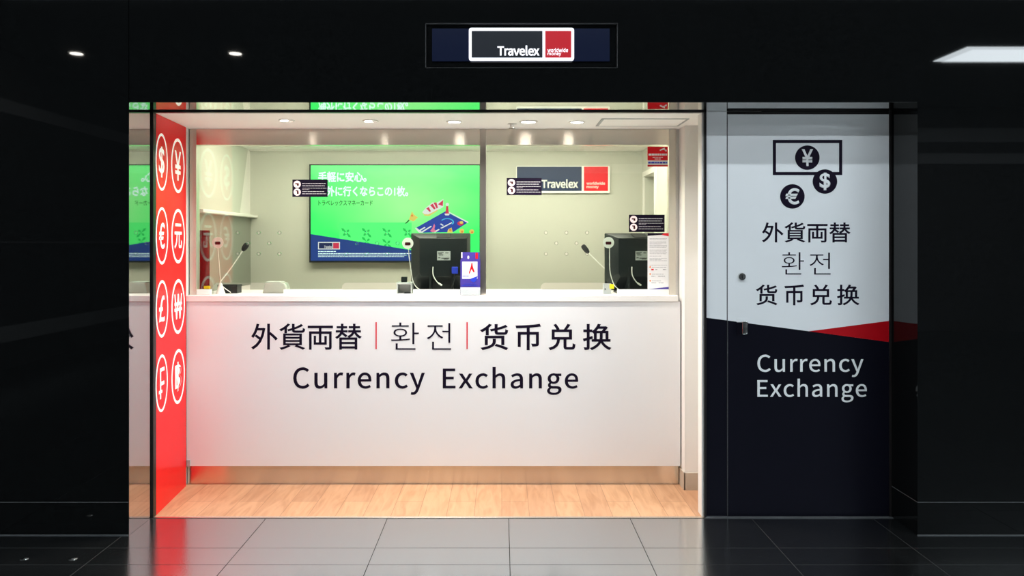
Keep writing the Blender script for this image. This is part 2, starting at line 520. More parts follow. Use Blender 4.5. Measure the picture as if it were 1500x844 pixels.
M['neonred'] = glow('backlit_red', lin(222, 20, 44), 0.7)
M['neonnavy'] = glow('backlit_navy', lin(18, 26, 40), 0.6)
M['panelblue'] = mat('dark_blue_gloss', (0.004, 0.006, 0.014), rough=0.12, spec=0.2, emit=(0.006, 0.009, 0.026), es=0.7, noise=0.1)
M['hallwall'] = mat('concourse_wall', (0.07, 0.07, 0.073), rough=0.5, noise=0.2, scale=1.5)
M['hallband'] = mat('concourse_wall_band', (0.45, 0.46, 0.47), rough=0.5, noise=0.1, scale=2)
M['hallceil'] = mat('concourse_ceiling', (0.045, 0.047, 0.05), rough=0.8, noise=0.1, scale=2)


def wood_mat():
    m = bpy.data.materials.new('oak_vinyl_planks')
    m.use_nodes = True
    nt = m.node_tree
    N = nt.nodes.new
    L = nt.links.new
    b = nt.nodes['Principled BSDF']
    tc = N('ShaderNodeTexCoord')
    rot = N('ShaderNodeMapping')
    rot.inputs['Rotation'].default_value = (0, 0, math.radians(90))
    br = N('ShaderNodeTexBrick')
    br.offset = 0.37
    br.inputs['Scale'].default_value = 1.0
    br.inputs['Brick Width'].default_value = 0.62
    br.inputs['Row Height'].default_value = 0.145
    br.inputs['Mortar Size'].default_value = 0.0014
    br.inputs['Color1'].default_value = (*lin(188, 142, 108), 1)
    br.inputs['Color2'].default_value = (*lin(206, 160, 122), 1)
    br.inputs['Mortar'].default_value = (*lin(150, 108, 78), 1)
    L(tc.outputs['Object'], rot.inputs[0])
    L(rot.outputs[0], br.inputs['Vector'])
    st = N('ShaderNodeMapping')
    st.inputs['Scale'].default_value = (14, 2.2, 1)
    n = N('ShaderNodeTexNoise')
    n.inputs['Scale'].default_value = 1.6
    n.inputs['Detail'].default_value = 8
    n.inputs['Distortion'].default_value = 1.2
    L(tc.outputs['Object'], st.inputs[0])
    L(st.outputs[0], n.inputs['Vector'])
    cr = N('ShaderNodeValToRGB')
    cr.color_ramp.elements[0].position = 0.3
    cr.color_ramp.elements[0].color = (0.62, 0.52, 0.42, 1)
    cr.color_ramp.elements[1].position = 0.62
    cr.color_ramp.elements[1].color = (1, 1, 1, 1)
    L(n.outputs['Fac'], cr.inputs[0])
    mx = N('ShaderNodeMix')
    mx.data_type = 'RGBA'
    mx.blend_type = 'MULTIPLY'
    mx.inputs[0].default_value = 0.6
    L(br.outputs['Color'], mx.inputs[6])
    L(cr.outputs[0], mx.inputs[7])
    L(mx.outputs[2], b.inputs['Base Color'])
    b.inputs['Roughness'].default_value = 0.38
    return m


def tile_mat():
    m = bpy.data.materials.new('dark_granite_tiles')
    m.use_nodes = True
    nt = m.node_tree
    N = nt.nodes.new
    L = nt.links.new
    b = nt.nodes['Principled BSDF']
    tc = N('ShaderNodeTexCoord')
    n = N('ShaderNodeTexNoise')
    n.inputs['Scale'].default_value = 3.0
    n.inputs['Detail'].default_value = 10
    n.inputs['Roughness'].default_value = 0.7
    L(tc.outputs['Object'], n.inputs['Vector'])
    cr = N('ShaderNodeValToRGB')
    cr.color_ramp.elements[0].position = 0.3
    cr.color_ramp.elements[0].color = (0.007, 0.0075, 0.008, 1)
    cr.color_ramp.elements[1].position = 0.75
    cr.color_ramp.elements[1].color = (0.014, 0.0145, 0.015, 1)
    L(n.outputs['Fac'], cr.inputs[0])
    L(cr.outputs[0], b.inputs['Base Color'])
    n2 = N('ShaderNodeTexNoise')
    n2.inputs['Scale'].default_value = 130
    n2.inputs['Detail'].default_value = 3
    L(tc.outputs['Object'], n2.inputs['Vector'])
    bp = N('ShaderNodeBump')
    bp.inputs['Strength'].default_value = 0.12
    bp.inputs['Distance'].default_value = 0.002
    L(n2.outputs['Fac'], bp.inputs['Height'])
    L(bp.outputs[0], b.inputs['Normal'])
    b.inputs['Roughness'].default_value = 0.16
    b.inputs['IOR'].default_value = 10.0
    b.inputs['Specular Tint'].default_value = (0.93, 0.98, 1.0, 1)
    b.inputs['Specular IOR Level'].default_value = 0.5
    return m


def screen_mat():
    m = bpy.data.materials.new('green_screen_picture')
    m.use_nodes = True
    nt = m.node_tree
    N = nt.nodes.new
    L = nt.links.new
    b = nt.nodes['Principled BSDF']
    b.inputs['Base Color'].default_value = (0.01, 0.01, 0.01, 1)
    b.inputs['Roughness'].default_value = 0.3
    tc = N('ShaderNodeTexCoord')
    mp = N('ShaderNodeMapping')
    mp.inputs['Location'].default_value = (-0.55, 0, -0.62)
    mp.inputs['Scale'].default_value = (1.0, 1, 1.1)
    n = N('ShaderNodeTexNoise')
    n.inputs['Scale'].default_value = 2.4
    L(tc.outputs['Generated'], mp.inputs[0])
    L(tc.outputs['Generated'], n.inputs['Vector'])
    le = N('ShaderNodeVectorMath')
    le.operation = 'LENGTH'
    L(mp.outputs[0], le.inputs[0])
    ad = N('ShaderNodeMath')
    ad.operation = 'MULTIPLY_ADD'
    ad.inputs[1].default_value = 0.35
    L(n.outputs['Fac'], ad.inputs[0])
    L(le.outputs['Value'], ad.inputs[2])
    cr = N('ShaderNodeValToRGB')
    cr.color_ramp.elements[0].position = 0.18
    cr.color_ramp.elements[0].color = (*lin(158, 255, 152), 1)
    cr.color_ramp.elements[1].position = 0.72
    cr.color_ramp.elements[1].color = (*lin(52, 254, 110), 1)
    L(ad.outputs[0], cr.inputs[0])
    L(cr.outputs[0], b.inputs['Emission Color'])
    b.inputs['Emission Strength'].default_value = 1.32
    return m


M['wood'] = wood_mat()
M['tile'] = tile_mat()
M['screen'] = screen_mat()

CEIL = 2.107           # shop ceiling
SOF = 2.114            # underside of the stone lintel
YF = -0.244            # face of the black stone facade
RET_L, RET_R = -1.82, 2.03


def struct(o):
    o['kind'] = 'structure'
    return o


# ------------------------------------------------------------------ setting: concourse
bm = bmesh.new()
ys = [-0.024]
k = 0
while ys[-1] > -8.3:
    ys.append(ys[-1] - (0.369 if k % 2 == 0 else 0.181))
    k += 1
xs = [0.036 + 0.629 * i for i in range(-9, 15)]
for a, b_ in zip(ys, ys[1:]):
    for c, d in zip(xs, xs[1:]):
        v0 = len(bm.verts)
        box(bm, c + 0.0018, d - 0.0018, b_ + 0.0016, a - 0.0016, -0.03, 0.0)
        tx, ty = random.gauss(0, 0.0007), random.gauss(0, 0.0007)
        bm.verts.ensure_lookup_table()
        for v in bm.verts[v0:]:
            v.co.z += (v.co.x - (c + d) / 2) * tx + (v.co.y - (a + b_) / 2) * ty - 0.0006
fl = struct(build('floor_concourse', bm, M['tile']))
struct(bx('floor_concourse_bed', xs[0], xs[-1], -8.5, 0.0, -0.06, -0.0016, M['tilegrout']))
struct(build('floor_shop', prism(bmesh.new(), [(-1.98, 0.0), (1.058, 0.0), (1.058, 0.058), (1.30, 0.058), (1.30, 1.72), (-1.98, 1.72)], 'z', -0.06, 0.0), M['wood']))
struct(bx('trim_door_sill', 1.0585, 2.05, -0.022, 0.057, -0.03, 0.0022, M['grout']))
struct(bx('trim_threshold', -1.811, 1.055, -0.022, 0.0, -0.02, 0.0015, M['steel']))
struct(bx('ceiling_concourse', xs[0], xs[-1], -8.5, 0.0, 3.6, 3.7, M['hallceil']))


def stone_block(name, x0, x1):
    bm = bmesh.new()
    box(bm, x0, x1, YF, 0.0, 0.163, 3.6)
    box(bm, x0, x1, YF, 0.0, 0.0, 0.159)
    o = struct(build(name, bm, M['stone']))
    bx('joint', x0 + 0.001, x1 - 0.001, YF + 0.0008, -0.001, 0.159, 0.163, M['grout'], o)
    bx('floor_joint', x0 - 0.001, x1 + 0.001, YF - 0.004, YF, 0.0, 0.003, M['grout'], o)
    return o


stone_block('wall_facade_left', xs[0], RET_L - 0.003)
stone_block('wall_facade_right', RET_R, xs[-1])
# stone lintel with the recess of the lit sign
sx0, sx1, sz0, sz1 = X(623, YF), X(905, YF), Z(99.5, YF), Z(33.5, YF)
bm = bmesh.new()
box(bm, RET_L, RET_R, YF, 0.0, SOF + 0.003, sz0)
box(bm, RET_L, RET_R, YF, 0.0, sz1, 3.6)
box(bm, RET_L, sx0, YF, 0.0, sz0, sz1)
box(bm, sx1, RET_R, YF, 0.0, sz0, sz1)
box(bm, sx0, sx1, -0.10, 0.0, sz0, sz1)
struct(build('wall_lintel', bm, M['stone']))
# polished linings of the opening
struct(bx('trim_left', RET_L - 0.003, RET_L, YF + 0.001, -0.012, 0.0, SOF, M['mirror']))
M['mirror2'] = mat('polished_steel_soffit', (0.74, 0.74, 0.73), rough=0.03, metal=1.0, noise=0.04, scale=1.3)
struct(bx('trim_soffit', RET_L, RET_R, YF + 0.001, -0.001, SOF, SOF + 0.003, M['mirror2']))
bm = bmesh.new()
box(bm, -1.829, -1.811, -0.012, 0.02, 0.0, SOF)
box(bm, -1.829, 1.064, -0.012, 0.02, CEIL, SOF)
box(bm, 1.053, 1.064, -0.012, 0.003, 0.0, SOF)
struct(build('trim_frame', bm, M['blackframe']))

# the far side of the concourse, seen only as a reflection in the polished stone
o = struct(bx('wall_far', xs[0], xs[-1], -8.6, -8.5, 0.0, 3.6, M['hallwall']))
for z0, z1, x0, x1 in ((3.04, 3.26, 1.5, xs[-1]), (2.69, 2.856, 1.5, xs[-1])):
    bx('wall_band', x0, x1, -8.5, -8.47, z0, z1, M['hallband'], o)
o = struct(bx('wall_concourse_left', xs[0] - 0.1, xs[0], -8.5, 0.0, 0.0, 3.6, M['hallwall']))
for z0, z1 in ((0.3, 0.48), (1.425, 1.44), (2.9, 3.05)):
    bx('wall_band', xs[0], xs[0] + 0.02, -8.5, -3.5, z0, z1, M['hallband'], o)
struct(bx('wall_concourse_right', xs[-1], xs[-1] + 0.1, -8.5, 0.0, 0.0, 3.6, M['hallwall']))

# ------------------------------------------------------------------ setting: shop
struct(bx('ceiling_shop', -1.98, 1.36, 0.021, 1.72, CEIL, CEIL + 0.08, M['ceil']))
struct(bx('wall_left', -1.98, -1.865, 0.0, 1.72, 0.0, CEIL, M['white_wall']))
struct(bx('wall_back', -1.865, 1.04, 1.627, 1.72, 0.0, CEIL, M['beige_wall']))
PL = [(1.043, .004), (1.0525, .004), (1.0525, .06), (1.36, .06), (1.36, 1.72), (1.04, 1.72)]
NOTCH = [(1.04, 1.53), (1.22, 1.53), (1.22, 1.15), (1.04, 1.15)]
PR = [(1.04, .565), (1.058, .565), (1.058, .42), (1.17, .42), (1.17, .075), (1.043, .075)]
ztop = 1.908
bm = bmesh.new()
prism(bm, PL + NOTCH + PR, 'z', 0.0, ztop)
prism(bm, PL + PR, 'z', ztop, CEIL)
wr = struct(build('wall_right', bm, M['white_wall']))
wr.data.materials.append(M['beige_wall'])
for p in wr.data.polygons:
    if p.center.y > 0.57 and p.center.x < 1.3:
        p.material_index = 1
bm = bmesh.new()
box(bm, 1.052, 1.168, 0.41, 0.42, 0.0, 0.099)
box(bm, 1.050, 1.058, 0.41, 0.545, 0.0, 0.099)
struct(build('baseboard_right', bm, M['skirt']))
# inner doorway in the right wall: lining and leaf
d2 = struct(bx('door_2', 1.185, 1.215, 1.165, 1.515, 0.0, 1.895, M['beige_wall']))
bm = bmesh.new()
for y0, y1 in ((1.115, 1.15), (1.53, 1.565)):
    box(bm, 1.030, 1.04, y0, y1, 0.0, ztop + 0.035)
box(bm, 1.030, 1.04, 1.15, 1.53, ztop, ztop + 0.035)
build('door_frame', bm, M['white_wall'], d2)
# slab shaped to a patch of light high on the left wall; ledge below
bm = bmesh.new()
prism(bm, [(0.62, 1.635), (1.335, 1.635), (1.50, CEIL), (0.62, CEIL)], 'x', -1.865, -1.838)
struct(build('trim_left_light_patch', bm, M['beige_wall']))
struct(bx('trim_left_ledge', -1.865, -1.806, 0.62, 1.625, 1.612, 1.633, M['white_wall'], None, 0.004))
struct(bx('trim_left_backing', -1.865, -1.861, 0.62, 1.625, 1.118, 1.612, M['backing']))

# ------------------------------------------------------------------ staff door and fixed side panel (front right)
d1 = struct(bx('door_1', X(1066, 0), 2.018, 0.0, 0.042, 0.0035, 2.098, M['door']))
sp_ = struct(bx('trim_side_panel', 1.0655, X(1064.6, 0), 0.0, 0.042, 0.003, SOF - 0.001, M['door']))
bm = bmesh.new()
box(bm, X(1064.7, 0), 2.029, 0.004, 0.05, 2.099, SOF - 0.0005)
box(bm, 2.019, 2.0295, -0.006, 0.05, 0.0, SOF - 0.0005)
struct(build('trim_door_frame', bm, M['blackframe']))
struct(bx('wall_behind_door', 1.365, 2.12, 0.06, 0.10, 0.0, SOF, M['white_wall']))
struct(bx('trim_door_gap', X(1064.6, 0) - 0.0001, X(1066, 0) + 0.0001, 0.0025, 0.041, 0.003, SOF - 0.016, M['blackframe']))
VT = 0.0008
zl = lambda px: Z(466.2 + (485.4 - 466.2) * (px - 1040) / 145.0, 0)
poly('navy_vinyl', [(1.066, 0.004), (X(1064.6, 0), 0.004), (X(1064.6, 0), zl(1064.6)), (1.066, zl(1034.6))], 0, VT, M['navy'], sp_)
poly('navy_vinyl', [(X(1066, 0), 0.0036), (2.0179, 0.0036), (2.0175, Z(501.2, 0)), (X(1185, 0), Z(485.4, 0)), (X(1066, 0), zl(1066))], 0, VT, M['navy'], d1)
poly('red_vinyl', [(X(1185, 0), Z(485.4, 0)), (2.0175, Z(501.1, 0)), (2.0175, Z(470.2, 0))], 0, VT, M['doorred'], d1)
# money pictogram
bm = bmesh.new()
fx0, fx1, fz0, fz1 = X(1132, 0), X(1233.7, 0), Z(256.6, 0), Z(205, 0)
s_ = 0.0165
box(bm, fx0, fx1, -VT, 0, fz1 - s_, fz1)
box(bm, fx0, fx1, -VT, 0, fz0, fz0 + s_)
box(bm, fx0, fx0 + s_, -VT, 0, fz0 + s_, fz1 - s_)
box(bm, fx1 - s_, fx1, -VT, 0, fz0 + s_, fz1 - s_)
build('banknote_outline', bm, M['ink'], d1)
for ch, cx, cy in (('\u00a5', 1182.5, 231), ('$', 1208.3, 266), ('\u20ac', 1160.6, 287.8)):
    c = Q(cx, cy, 0)
    cn = build('coin', prism(bmesh.new(), disc_pts(c, 17.9 / 281, 40), 'y', 0, -2 * VT), M['ink'], d1)
    ww, hh = {'\u00a5': (17, 25), '$': (16, 26), '\u20ac': (21, 24)}[ch]
    lettering(ch, c[0] - ww / 562, c[0] + ww / 562, c[1] - hh / 562, c[1] + hh / 562, M['doorwhite'], cn, 'y', -2 * VT, VT, 0.025, name='symbol')


def door_text(t, px0, px1, py0, py1, m, off=0.0, own=False, space=1.0):
    lettering(t, X(px0, 0), X(px1, 0), Z(py1, 0), Z(py0, 0), m, d1, 'y', -VT * 0.5, VT, off, own, space)


door_text('\u5916\u8ca8\u4e21\u66ff', 1116, 1246, 325.8, 355.4, M['ink'], 0.012)
door_text('\ud658', 1145.2, 1177.6, 369.5, 402.2, M['ink'], -0.012)
door_text('\uc804', 1186, 1216.6, 370.2, 402.2, M['ink'], -0.012)
for t, a, b_ in (('\u8d27', 1107, 1138.6), ('\u5e01', 1149, 1177.8), ('\u5151', 1186.7, 1218.6), ('\u6362', 1226, 1259)):
    door_text(t, a, b_, 417, 447.4, M['ink'], 0.012)
door_text('Currency', 1109, 1265.2, 519.2, 552.8, M['doorwhite'], 0.0055, True, 1.08)
door_text('Exchange', 1109, 1270, 554.6, 589.8, M['doorwhite'], 0.0055, True, 1.08)
# lock and handle
c = Q(1086.3, 405.3, 0)
lk = build('lock', lathe(bmesh.new(), [(0.0205, 0), (0.0205, -0.006), (0.018, -0.012), (0.010, -0.013)], (c[0], 0, c[1]), 'y'), M['chrome'], d1, True)
bx('keyhole', c[0] - 0.0025, c[0] + 0.0025, -0.0145, -0.0125, c[1] - 0.008, c[1] + 0.008, M['blackmatte'], lk)
h0 = Q(1079, 490.5, 0)
h1 = Q(1096, 466, 0)
bx('handle_plate', h0[0], h1[0], -0.0022, 0.0, zl(1087) + 0.001, h1[1], M['door'], d1, 0.0006)
bx('handle_plate', h0[0], h1[0], -0.0026, 0.0, h0[1], zl(1087), M['navy'], d1, 0.0006)
c0, c1 = Q(1087.3, 488.5, 0), Q(1087.3, 469.5, 0)
bm = bmesh.new()
box(bm, c0[0] - 0.014, c0[0] + 0.014, -0.048, -0.030, c0[1], c1[1], 0.005, 3)
box(bm, c0[0] - 0.008, c0[0] + 0.008, -0.032, -0.002, c1[1] - 0.022, c1[1] - 0.006, 0.002)
build('handle', bm, M['chrome'], d1, True)

# ------------------------------------------------------------------ red panel with currency roundels
ry0, ry1, rx0, rx1 = 0.0215, 0.486, -1.811, -1.853


def redx(y):
    return rx0 + (rx1 - rx0) * (y - ry0) / (ry1 - ry0)


rp = thing('currency_sign_panel', (-1.83, 0.25, 0), 'tall red wall panel with white currency symbols in ovals beside the counter', 'sign')
bm = bmesh.new()
prism(bm, [(rx0, ry0), (rx1, ry1), (rx1 - 0.008, ry1), (rx0 - 0.016, ry0)], 'z', 0.0, CEIL - 0.001)
build('panel', bm, M['red'], rp)
cols_ = {}


def ypx(px):               # depth at which the splayed panel is seen under image column px
    lo, hi = ry0, ry1
    for _ in range(40):
        m_ = (lo + hi) / 2
        if 735 + redx(m_) * S(m_) < px:
            lo = m_
        else:
            hi = m_
    return lo


SYM = [('$', 236.8, 237.5), ('\u00a5', 260.6, 243), ('\u20ac', 237.2, 345.5), ('\u5143', 261, 346), ('\u00a3', 237.2, 452.5), ('\u20a9', 261, 449),
       ('\u20a3', 236.8, 561.5), ('\u0e3f', 261, 551.5)]
for ch, px, py in SYM:
    yc = ypx(px)
    half = (ypx(px + 9.6) - ypx(px - 9.6)) / 2
    zc = Z(py, yc)
    rz = 42 / S(yc) if px < 250 else 40 / S(yc)
    bm = bmesh.new()
    seg = 48
    R = []
    for f, d in ((0.88, 0.0), (1.0, 0.0), (1.0, 0.0012), (0.88, 0.0012)):
        fz = 1 - (1 - f) * half / rz * 1.35
        ring = []
        for k in range(seg):
            a = 2 * math.pi * k / seg
            yy = yc + half * f * math.cos(a)
            ring.append(bm.verts.new((redx(yy) + d, yy, zc + rz * fz * math.sin(a))))
        R.append(ring)
    for i in range(4):
        for k in range(seg):
            bm.faces.new((R[i][k], R[i][(k + 1) % seg], R[(i + 1) % 4][(k + 1) % seg], R[(i + 1) % 4][k]))
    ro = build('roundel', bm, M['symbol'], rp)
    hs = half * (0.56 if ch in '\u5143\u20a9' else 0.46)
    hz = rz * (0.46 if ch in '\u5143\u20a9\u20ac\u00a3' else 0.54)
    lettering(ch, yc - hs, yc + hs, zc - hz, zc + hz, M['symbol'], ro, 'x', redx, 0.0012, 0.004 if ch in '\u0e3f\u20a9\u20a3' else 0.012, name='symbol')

# ------------------------------------------------------------------ counter
YC = 0.495
sc_ = thing('service_counter', (-0.4, 0.6, 0), 'white service counter with multilingual currency exchange lettering and steel plinth', 'counter')
bx('front_panel', -1.855, X(996.6, YC), YC, YC + 0.02, 0.114, 1.0815, M['counter'], sc_)
bx('carcass', -1.86, 1.035, 0.57, 1.0, 0.0, 1.0815, M['white_wall'], sc_)
bx('plinth', -1.858, X(994, 0.523), 0.523, 0.569, 0.0, 0.1135, M['steel'], sc_)
bx('latch', X(274.5, YC), X(279, YC), YC - 0.008, YC - 0.0005, Z(683, YC), Z(673.5, YC), M['grey'], sc_, 0.001)


def ctext(t, px0, px1, py0, py1, off=0.0, own=False, space=1.0, m='ink'):
    return lettering(t, X(px0, YC), X(px1, YC), Z(py1, YC), Z(py0, YC), M[m], sc_, 'y', YC, 0.0012, off, own, space)


ctext('\u5916\u8ca8\u4e21\u66ff', 367.6, 530, 474, 512.5, 0.010)
ctext('\ud658', 573, 613.6, 472.6, 512.3, -0.012)
ctext('\uc804', 625.4, 660.8, 473.4, 512.3, -0.012)
for t, a, b_ in (('\u8d27', 702.8, 744.4), ('\u5e01', 755, 792.4), ('\u5151', 803.4, 843), ('\u6362', 853.8, 895.6)):
    ctext(t, a, b_, 474.4, 513.2, 0.014)
ctext('Currency', 429.5, 622.4, 538, 578.6, 0.0042, True, 1.12)
ctext('Exchange', 648.6, 847, 537.6, 578.8, 0.0042, True, 1.12)
for a in (551, 684.2):
    poly('red_bar', rect(a - 0.9, a + 0.9, 472, 511.4, YC), YC, 0.0012, M['redink'], sc_)
WT = 1.118
wt = tag(bx('worktop', -1.857, 1.0365, 0.488, 1.03, 1.082, WT, M['worktop'], None, 0.003),
         'white worktop running along the top of the service counter', 'worktop')

# ------------------------------------------------------------------ security glazing
YG = 0.548
YP = 0.562
gs = thing('security_screen', (-0.4, YG, WT), 'framed glass security screen with brushed steel header standing on the white worktop', 'screen')
bx('header', -1.858, 1.0375, YG, YG + 0.055, Z(212.3, YG), CEIL - 0.0015, M['steel'], gs)
for a, b_ in ((278, 287.6), (703, 712), (980.2, 990)):
    x1_ = min(X(b_, YG), 1.0375)
    bx('post', max(X(a, YG), -1.858), x1_, YG - 0.002, YG + 0.05, WT, CEIL - 0.0015, M['midpost'] if a == 703 else M['post'], gs, 0.001)
for a, b_ in ((287.6, 308), (415, 500), (605, 703), (712, 795), (905, 980.2)):
    bx('bottom_rail', X(a, YG) + 0.0005, X(b_, YG) - 0.0005, YG + 0.001, YG + 0.03, WT, Z(424.3, YG), M['white'], gs, 0.002)


def pane(name, x0, x1, notches, holes):
    c = bpy.data.curves.new(name, 'CURVE')
    z0, z1 = WT + 0.001, Z(212.3, YG) + 0.006
    zn = Z(414.5, YG)
    pts = [(x0, z0)]
    r = 0.03
    for a, b_ in notches:
        pts.append((a, z0))
        for k in range(7):
            t = math.radians(180 - 15 * k)
            pts.append((a + r + r * math.cos(t), zn - r + r * math.sin(t)))
        for k in range(7):
            t = math.radians(90 - 15 * k)
            pts.append((b_ - r + r * math.cos(t), zn - r + r * math.sin(t)))
        pts.append((b_, z0))
    pts += [(x1, z0), (x1, z1), (x0, z1)]
    loops = [pts] + [disc_pts(h, 0.0085, 20) for h in holes]
    for lp in loops:
        s = c.splines.new('POLY')
        s.points.add(len(lp) - 1)
        s.use_cyclic_u = True
        for p, q in zip(s.points, lp):
            p.co = (q[0], q[1], 0, 1)
    me = curve_mesh(c, 0, 0.005)
    for v in me.vertices:
        v.co = (v.co.x, YP + 0.005 - v.co.z, v.co.y)
    o = link(name, me, None, gs)
    me.materials.clear()
    me.materials.append(M['glass'])
    return o


def hole_grid(cols, y_cols, pys=(341, 356.5, 372)):
    return [Q(c, pys[0], YP) for c in cols] + [Q(c, pys[1], YP) for c in y_cols] + [Q(c, pys[2], YP) for c in cols]


hl1 = hole_grid((348, 378.6, 409), (363.3, 394))
hl2 = hole_grid((507, 537, 567, 597), (522.4, 552.4, 582.4))
hl3 = hole_grid((799.7, 829.8, 860), (815, 844.6))
nx = lambda a, b_: (X(a, YG), X(b_, YG))
p1 = pane('glass_pane', X(287, YG), X(703.6, YG), [nx(310, 420), nx(500, 604)], hl1 + hl2)
p2 = pane('glass_pane', X(711.4, YG), X(980.6, YG), [nx(792, 904)], hl3)
proto = None
for pn, hs in ((p1, hl1 + hl2), (p2, hl3)):
    for h in hs:
        o = build('speak_hole_ring', ring_bm(bmesh.new(), h, 0.0078, 0.0112, YP - 0.0015, YP + 0.0115, 24), M['acrylic'], gs)

# ------------------------------------------------------------------ notices on the glass
YN = YP - 0.0003


def notice(px0, px1, py0, py1, label):
    c = Q((px0 + px1) / 2, py1, YN)
    t = thing('notice', (c[0], YN, c[1]), label, 'notice', 'black payment notices on the glass')
    poly('sheet', rect(px0, px1, py0, py1, YN), YN, 0.0008, M['ink'], t)
    y = YN - 0.0008
    h = py1 - py0
    for q in (0.27, 0.72):
        cc = Q(px0 + 7.0, py0 + h * q, y)
        pc = build('pictogram_disc', prism(bmesh.new(), disc_pts(cc, 5.3 / S(y), 28), 'y', y, y - 0.0005), M['pink'], t)
        bm = bmesh.new()
        if q < 0.5:
            prism(bm, rect(px0 + 4.2, px0 + 9.4, py0 + h * q - 1.6, py0 + h * q + 0.2, y), 'y', y - .0005, y - 0.0009)
            prism(bm, rect(px0 + 6.8, px0 + 9.4, py0 + h * q + 0.2, py0 + h * q + 2.2, y), 'y', y - .0005, y - 0.0009)
        else:
            prism(bm, rect(px0 + 4.9, px0 + 8.9, py0 + h * q - 2.6, py0 + h * q - 1.0, y), 'y', y - .0005, y - 0.0009)
            prism(bm, rect(px0 + 6.6, px0 + 9.3, py0 + h * q - 1.0, py0 + h * q + 2.8, y), 'y', y - .0005, y - 0.0009)
        build('pictogram', bm, M['maroon'], pc)
    rows = []
    for q, e, hh in ((0.23, 0.96, 0.95), (0.36, 0.92, 0.9), (0.495, 0.97, 0.6), (0.57, 0.48, 0.5), (0.69, 0.90, 0.75), (0.82, 0.96, 0.75)):
        rows.append((px0 + 14.5, px0 + (px1 - px0) * e, py0 + h * q, hh))
    build('printed_text', bars(bmesh.new(), rows, y, 0.0005), M['greyprint'], t)
    return t


notice(428.3, 480, 263.2, 288.5, 'black payment notice on the glass covering the left edge of the green screen')
notice(742.2, 793.5, 260.8, 286, 'black payment notice on the glass covering the left end of the wall logo')
notice(921.2, 973.5, 314.6, 340, 'black payment notice on the glass just above the right monitor')

c = Q(963, 244, YN)
t = thing('security_camera_sticker', (c[0], YN, c[1]), 'small red and white camera surveillance sticker in the top right corner of the glass', 'sticker')
poly('sheet', rect(948.5, 978.3, 214.8, 244.2, YN), YN, 0.0007, M['signwhite'], t)
y = YN - 0.0007
poly('red_field', rect(948.5, 978.3, 214.8, 235, y), y, 0.0004, M['signred'], t)
poly('red_band', rect(948.5, 978.3, 241.6, 244.2, y), y, 0.0004, M['redink'], t)
bm = bars(bmesh.new(), [(950, 977, 226.5, 3.0), (956, 971, 230.5, 0.8), (959, 968, 233, 0.8)], y - 0.0004, 0.0003)
build('printed_text', bm, M['paper'], t)
build('camera_icon', prism(bmesh.new(), [Q(966, 219.5, y), Q(973.5, 216.3, y), Q(974.2, 217.8, y), Q(973.2, 219, y), Q(976.5, 219.4, y), Q(976.5, 222, y), Q(974.8, 222, y), Q(974.6, 220.6, y), Q(971.5, 219.5, y), Q(967, 221, y)], 'y', y - 0.0004, y - 0.0008), M['paper'], t)
build('blue_text', bars(bmesh.new(), [(949.5, 977.5, 238.3, 2.6)], y, 0.0003), M['blue'], t)

c = Q(964, 424, YN)
t = thing('information_leaflet', (c[0], YN, c[1]), 'white printed information sheet taped to the glass over the right monitor', 'leaflet')
poly('sheet', rect(948.6, 980, 341.6, 423.8, YN), YN, 0.0008, M['paper'], t)
y = YN - 0.0008
poly('navy_header', [Q(948.6, 345.6, y), Q(948.6, 341.6, y), Q(973, 341.6, y), Q(969, 344.2, y)], y, 0.0004, M['purple'], t).data.materials[0] = M['ink']
poly('red_corner', [Q(969, 344.2, y), Q(973, 341.6, y), Q(980, 341.6, y), Q(980, 346.4, y)], y, 0.0004, M['redink'], t)
poly('violet_footer', [Q(949, 423.8, y), Q(980, 420.2, y), Q(980, 423.8, y)], y, 0.0004, M['purple'], t)
rows = []
for a in (349.5, 351.2, 354.4, 356, 357.6, 359.4, 361, 362.6, 366.2, 368, 370, 371.8, 375.2, 378.8, 380.4, 382, 388.5):
    rows.append((951.5, random.choice((976, 977, 969, 977)), a, 0.55))
rows += [(955, 976, 391.5, 0.7), (955, 972, 401.7, 0.7), (955, 968, 411.7, 0.7), (954, 960, 404.8, 0.9), (964, 974, 404.8, 1.0), (954, 961, 414.6, 0.9), (965, 972, 414.6, 0.9), (960, 963, 395, 1.2), (971, 976, 395, 1.2)]
build('printed_text', bars(bmesh.new(), rows, y, 0.0003), M['greyink'], t)
for a in (391.3, 401.5, 411.5):
    poly('bullet', disc_pts(Q(952.4, a, y), 1.2 / S(y), 14), y, 0.0004, M['orange'], t)
poly('card_logo', rect(954, 957.6, 393.8, 396.2, y), y, 0.0004, M['redink'], t)

# ------------------------------------------------------------------ suction-cup window intercoms with their cables
def intercom(px, py, cable, label, m='white'):
    c = Q(px, py, YP + 0.012)
    t = thing('window_microphone', (c[0], YP + 0.012, c[1]), label, 'microphone', 'round microphones on the inside of the glass')
    y = YP + 0.0105
    r = 8.2 / S(y)
    build('suction_cup', lathe(bmesh.new(), [(r, y), (r, y + 0.003), (r * 0.8, y + 0.010), (r * 0.45, y + 0.013)], (c[0], 0, c[1]), 'y', 32), M[m], t, True)
    bm = bmesh.new()
    prism(bm, rrect(c[0] - 0.017, c[0] + 0.017, c[1] - 0.012, c[1] + 0.006, 0.005), 'y', y, y - 0.0006)
    build('pickup', bm, M['maroon'], t)
    yy = y + 0.010
    pts = [(X(a, yy + d), yy + d, Z(b_, yy + d)) for a, b_, d in cable]
    build('cable', tube(bmesh.new(), spline(pts, 6), 0.0024, 8), M['white'], t, True)
    return t


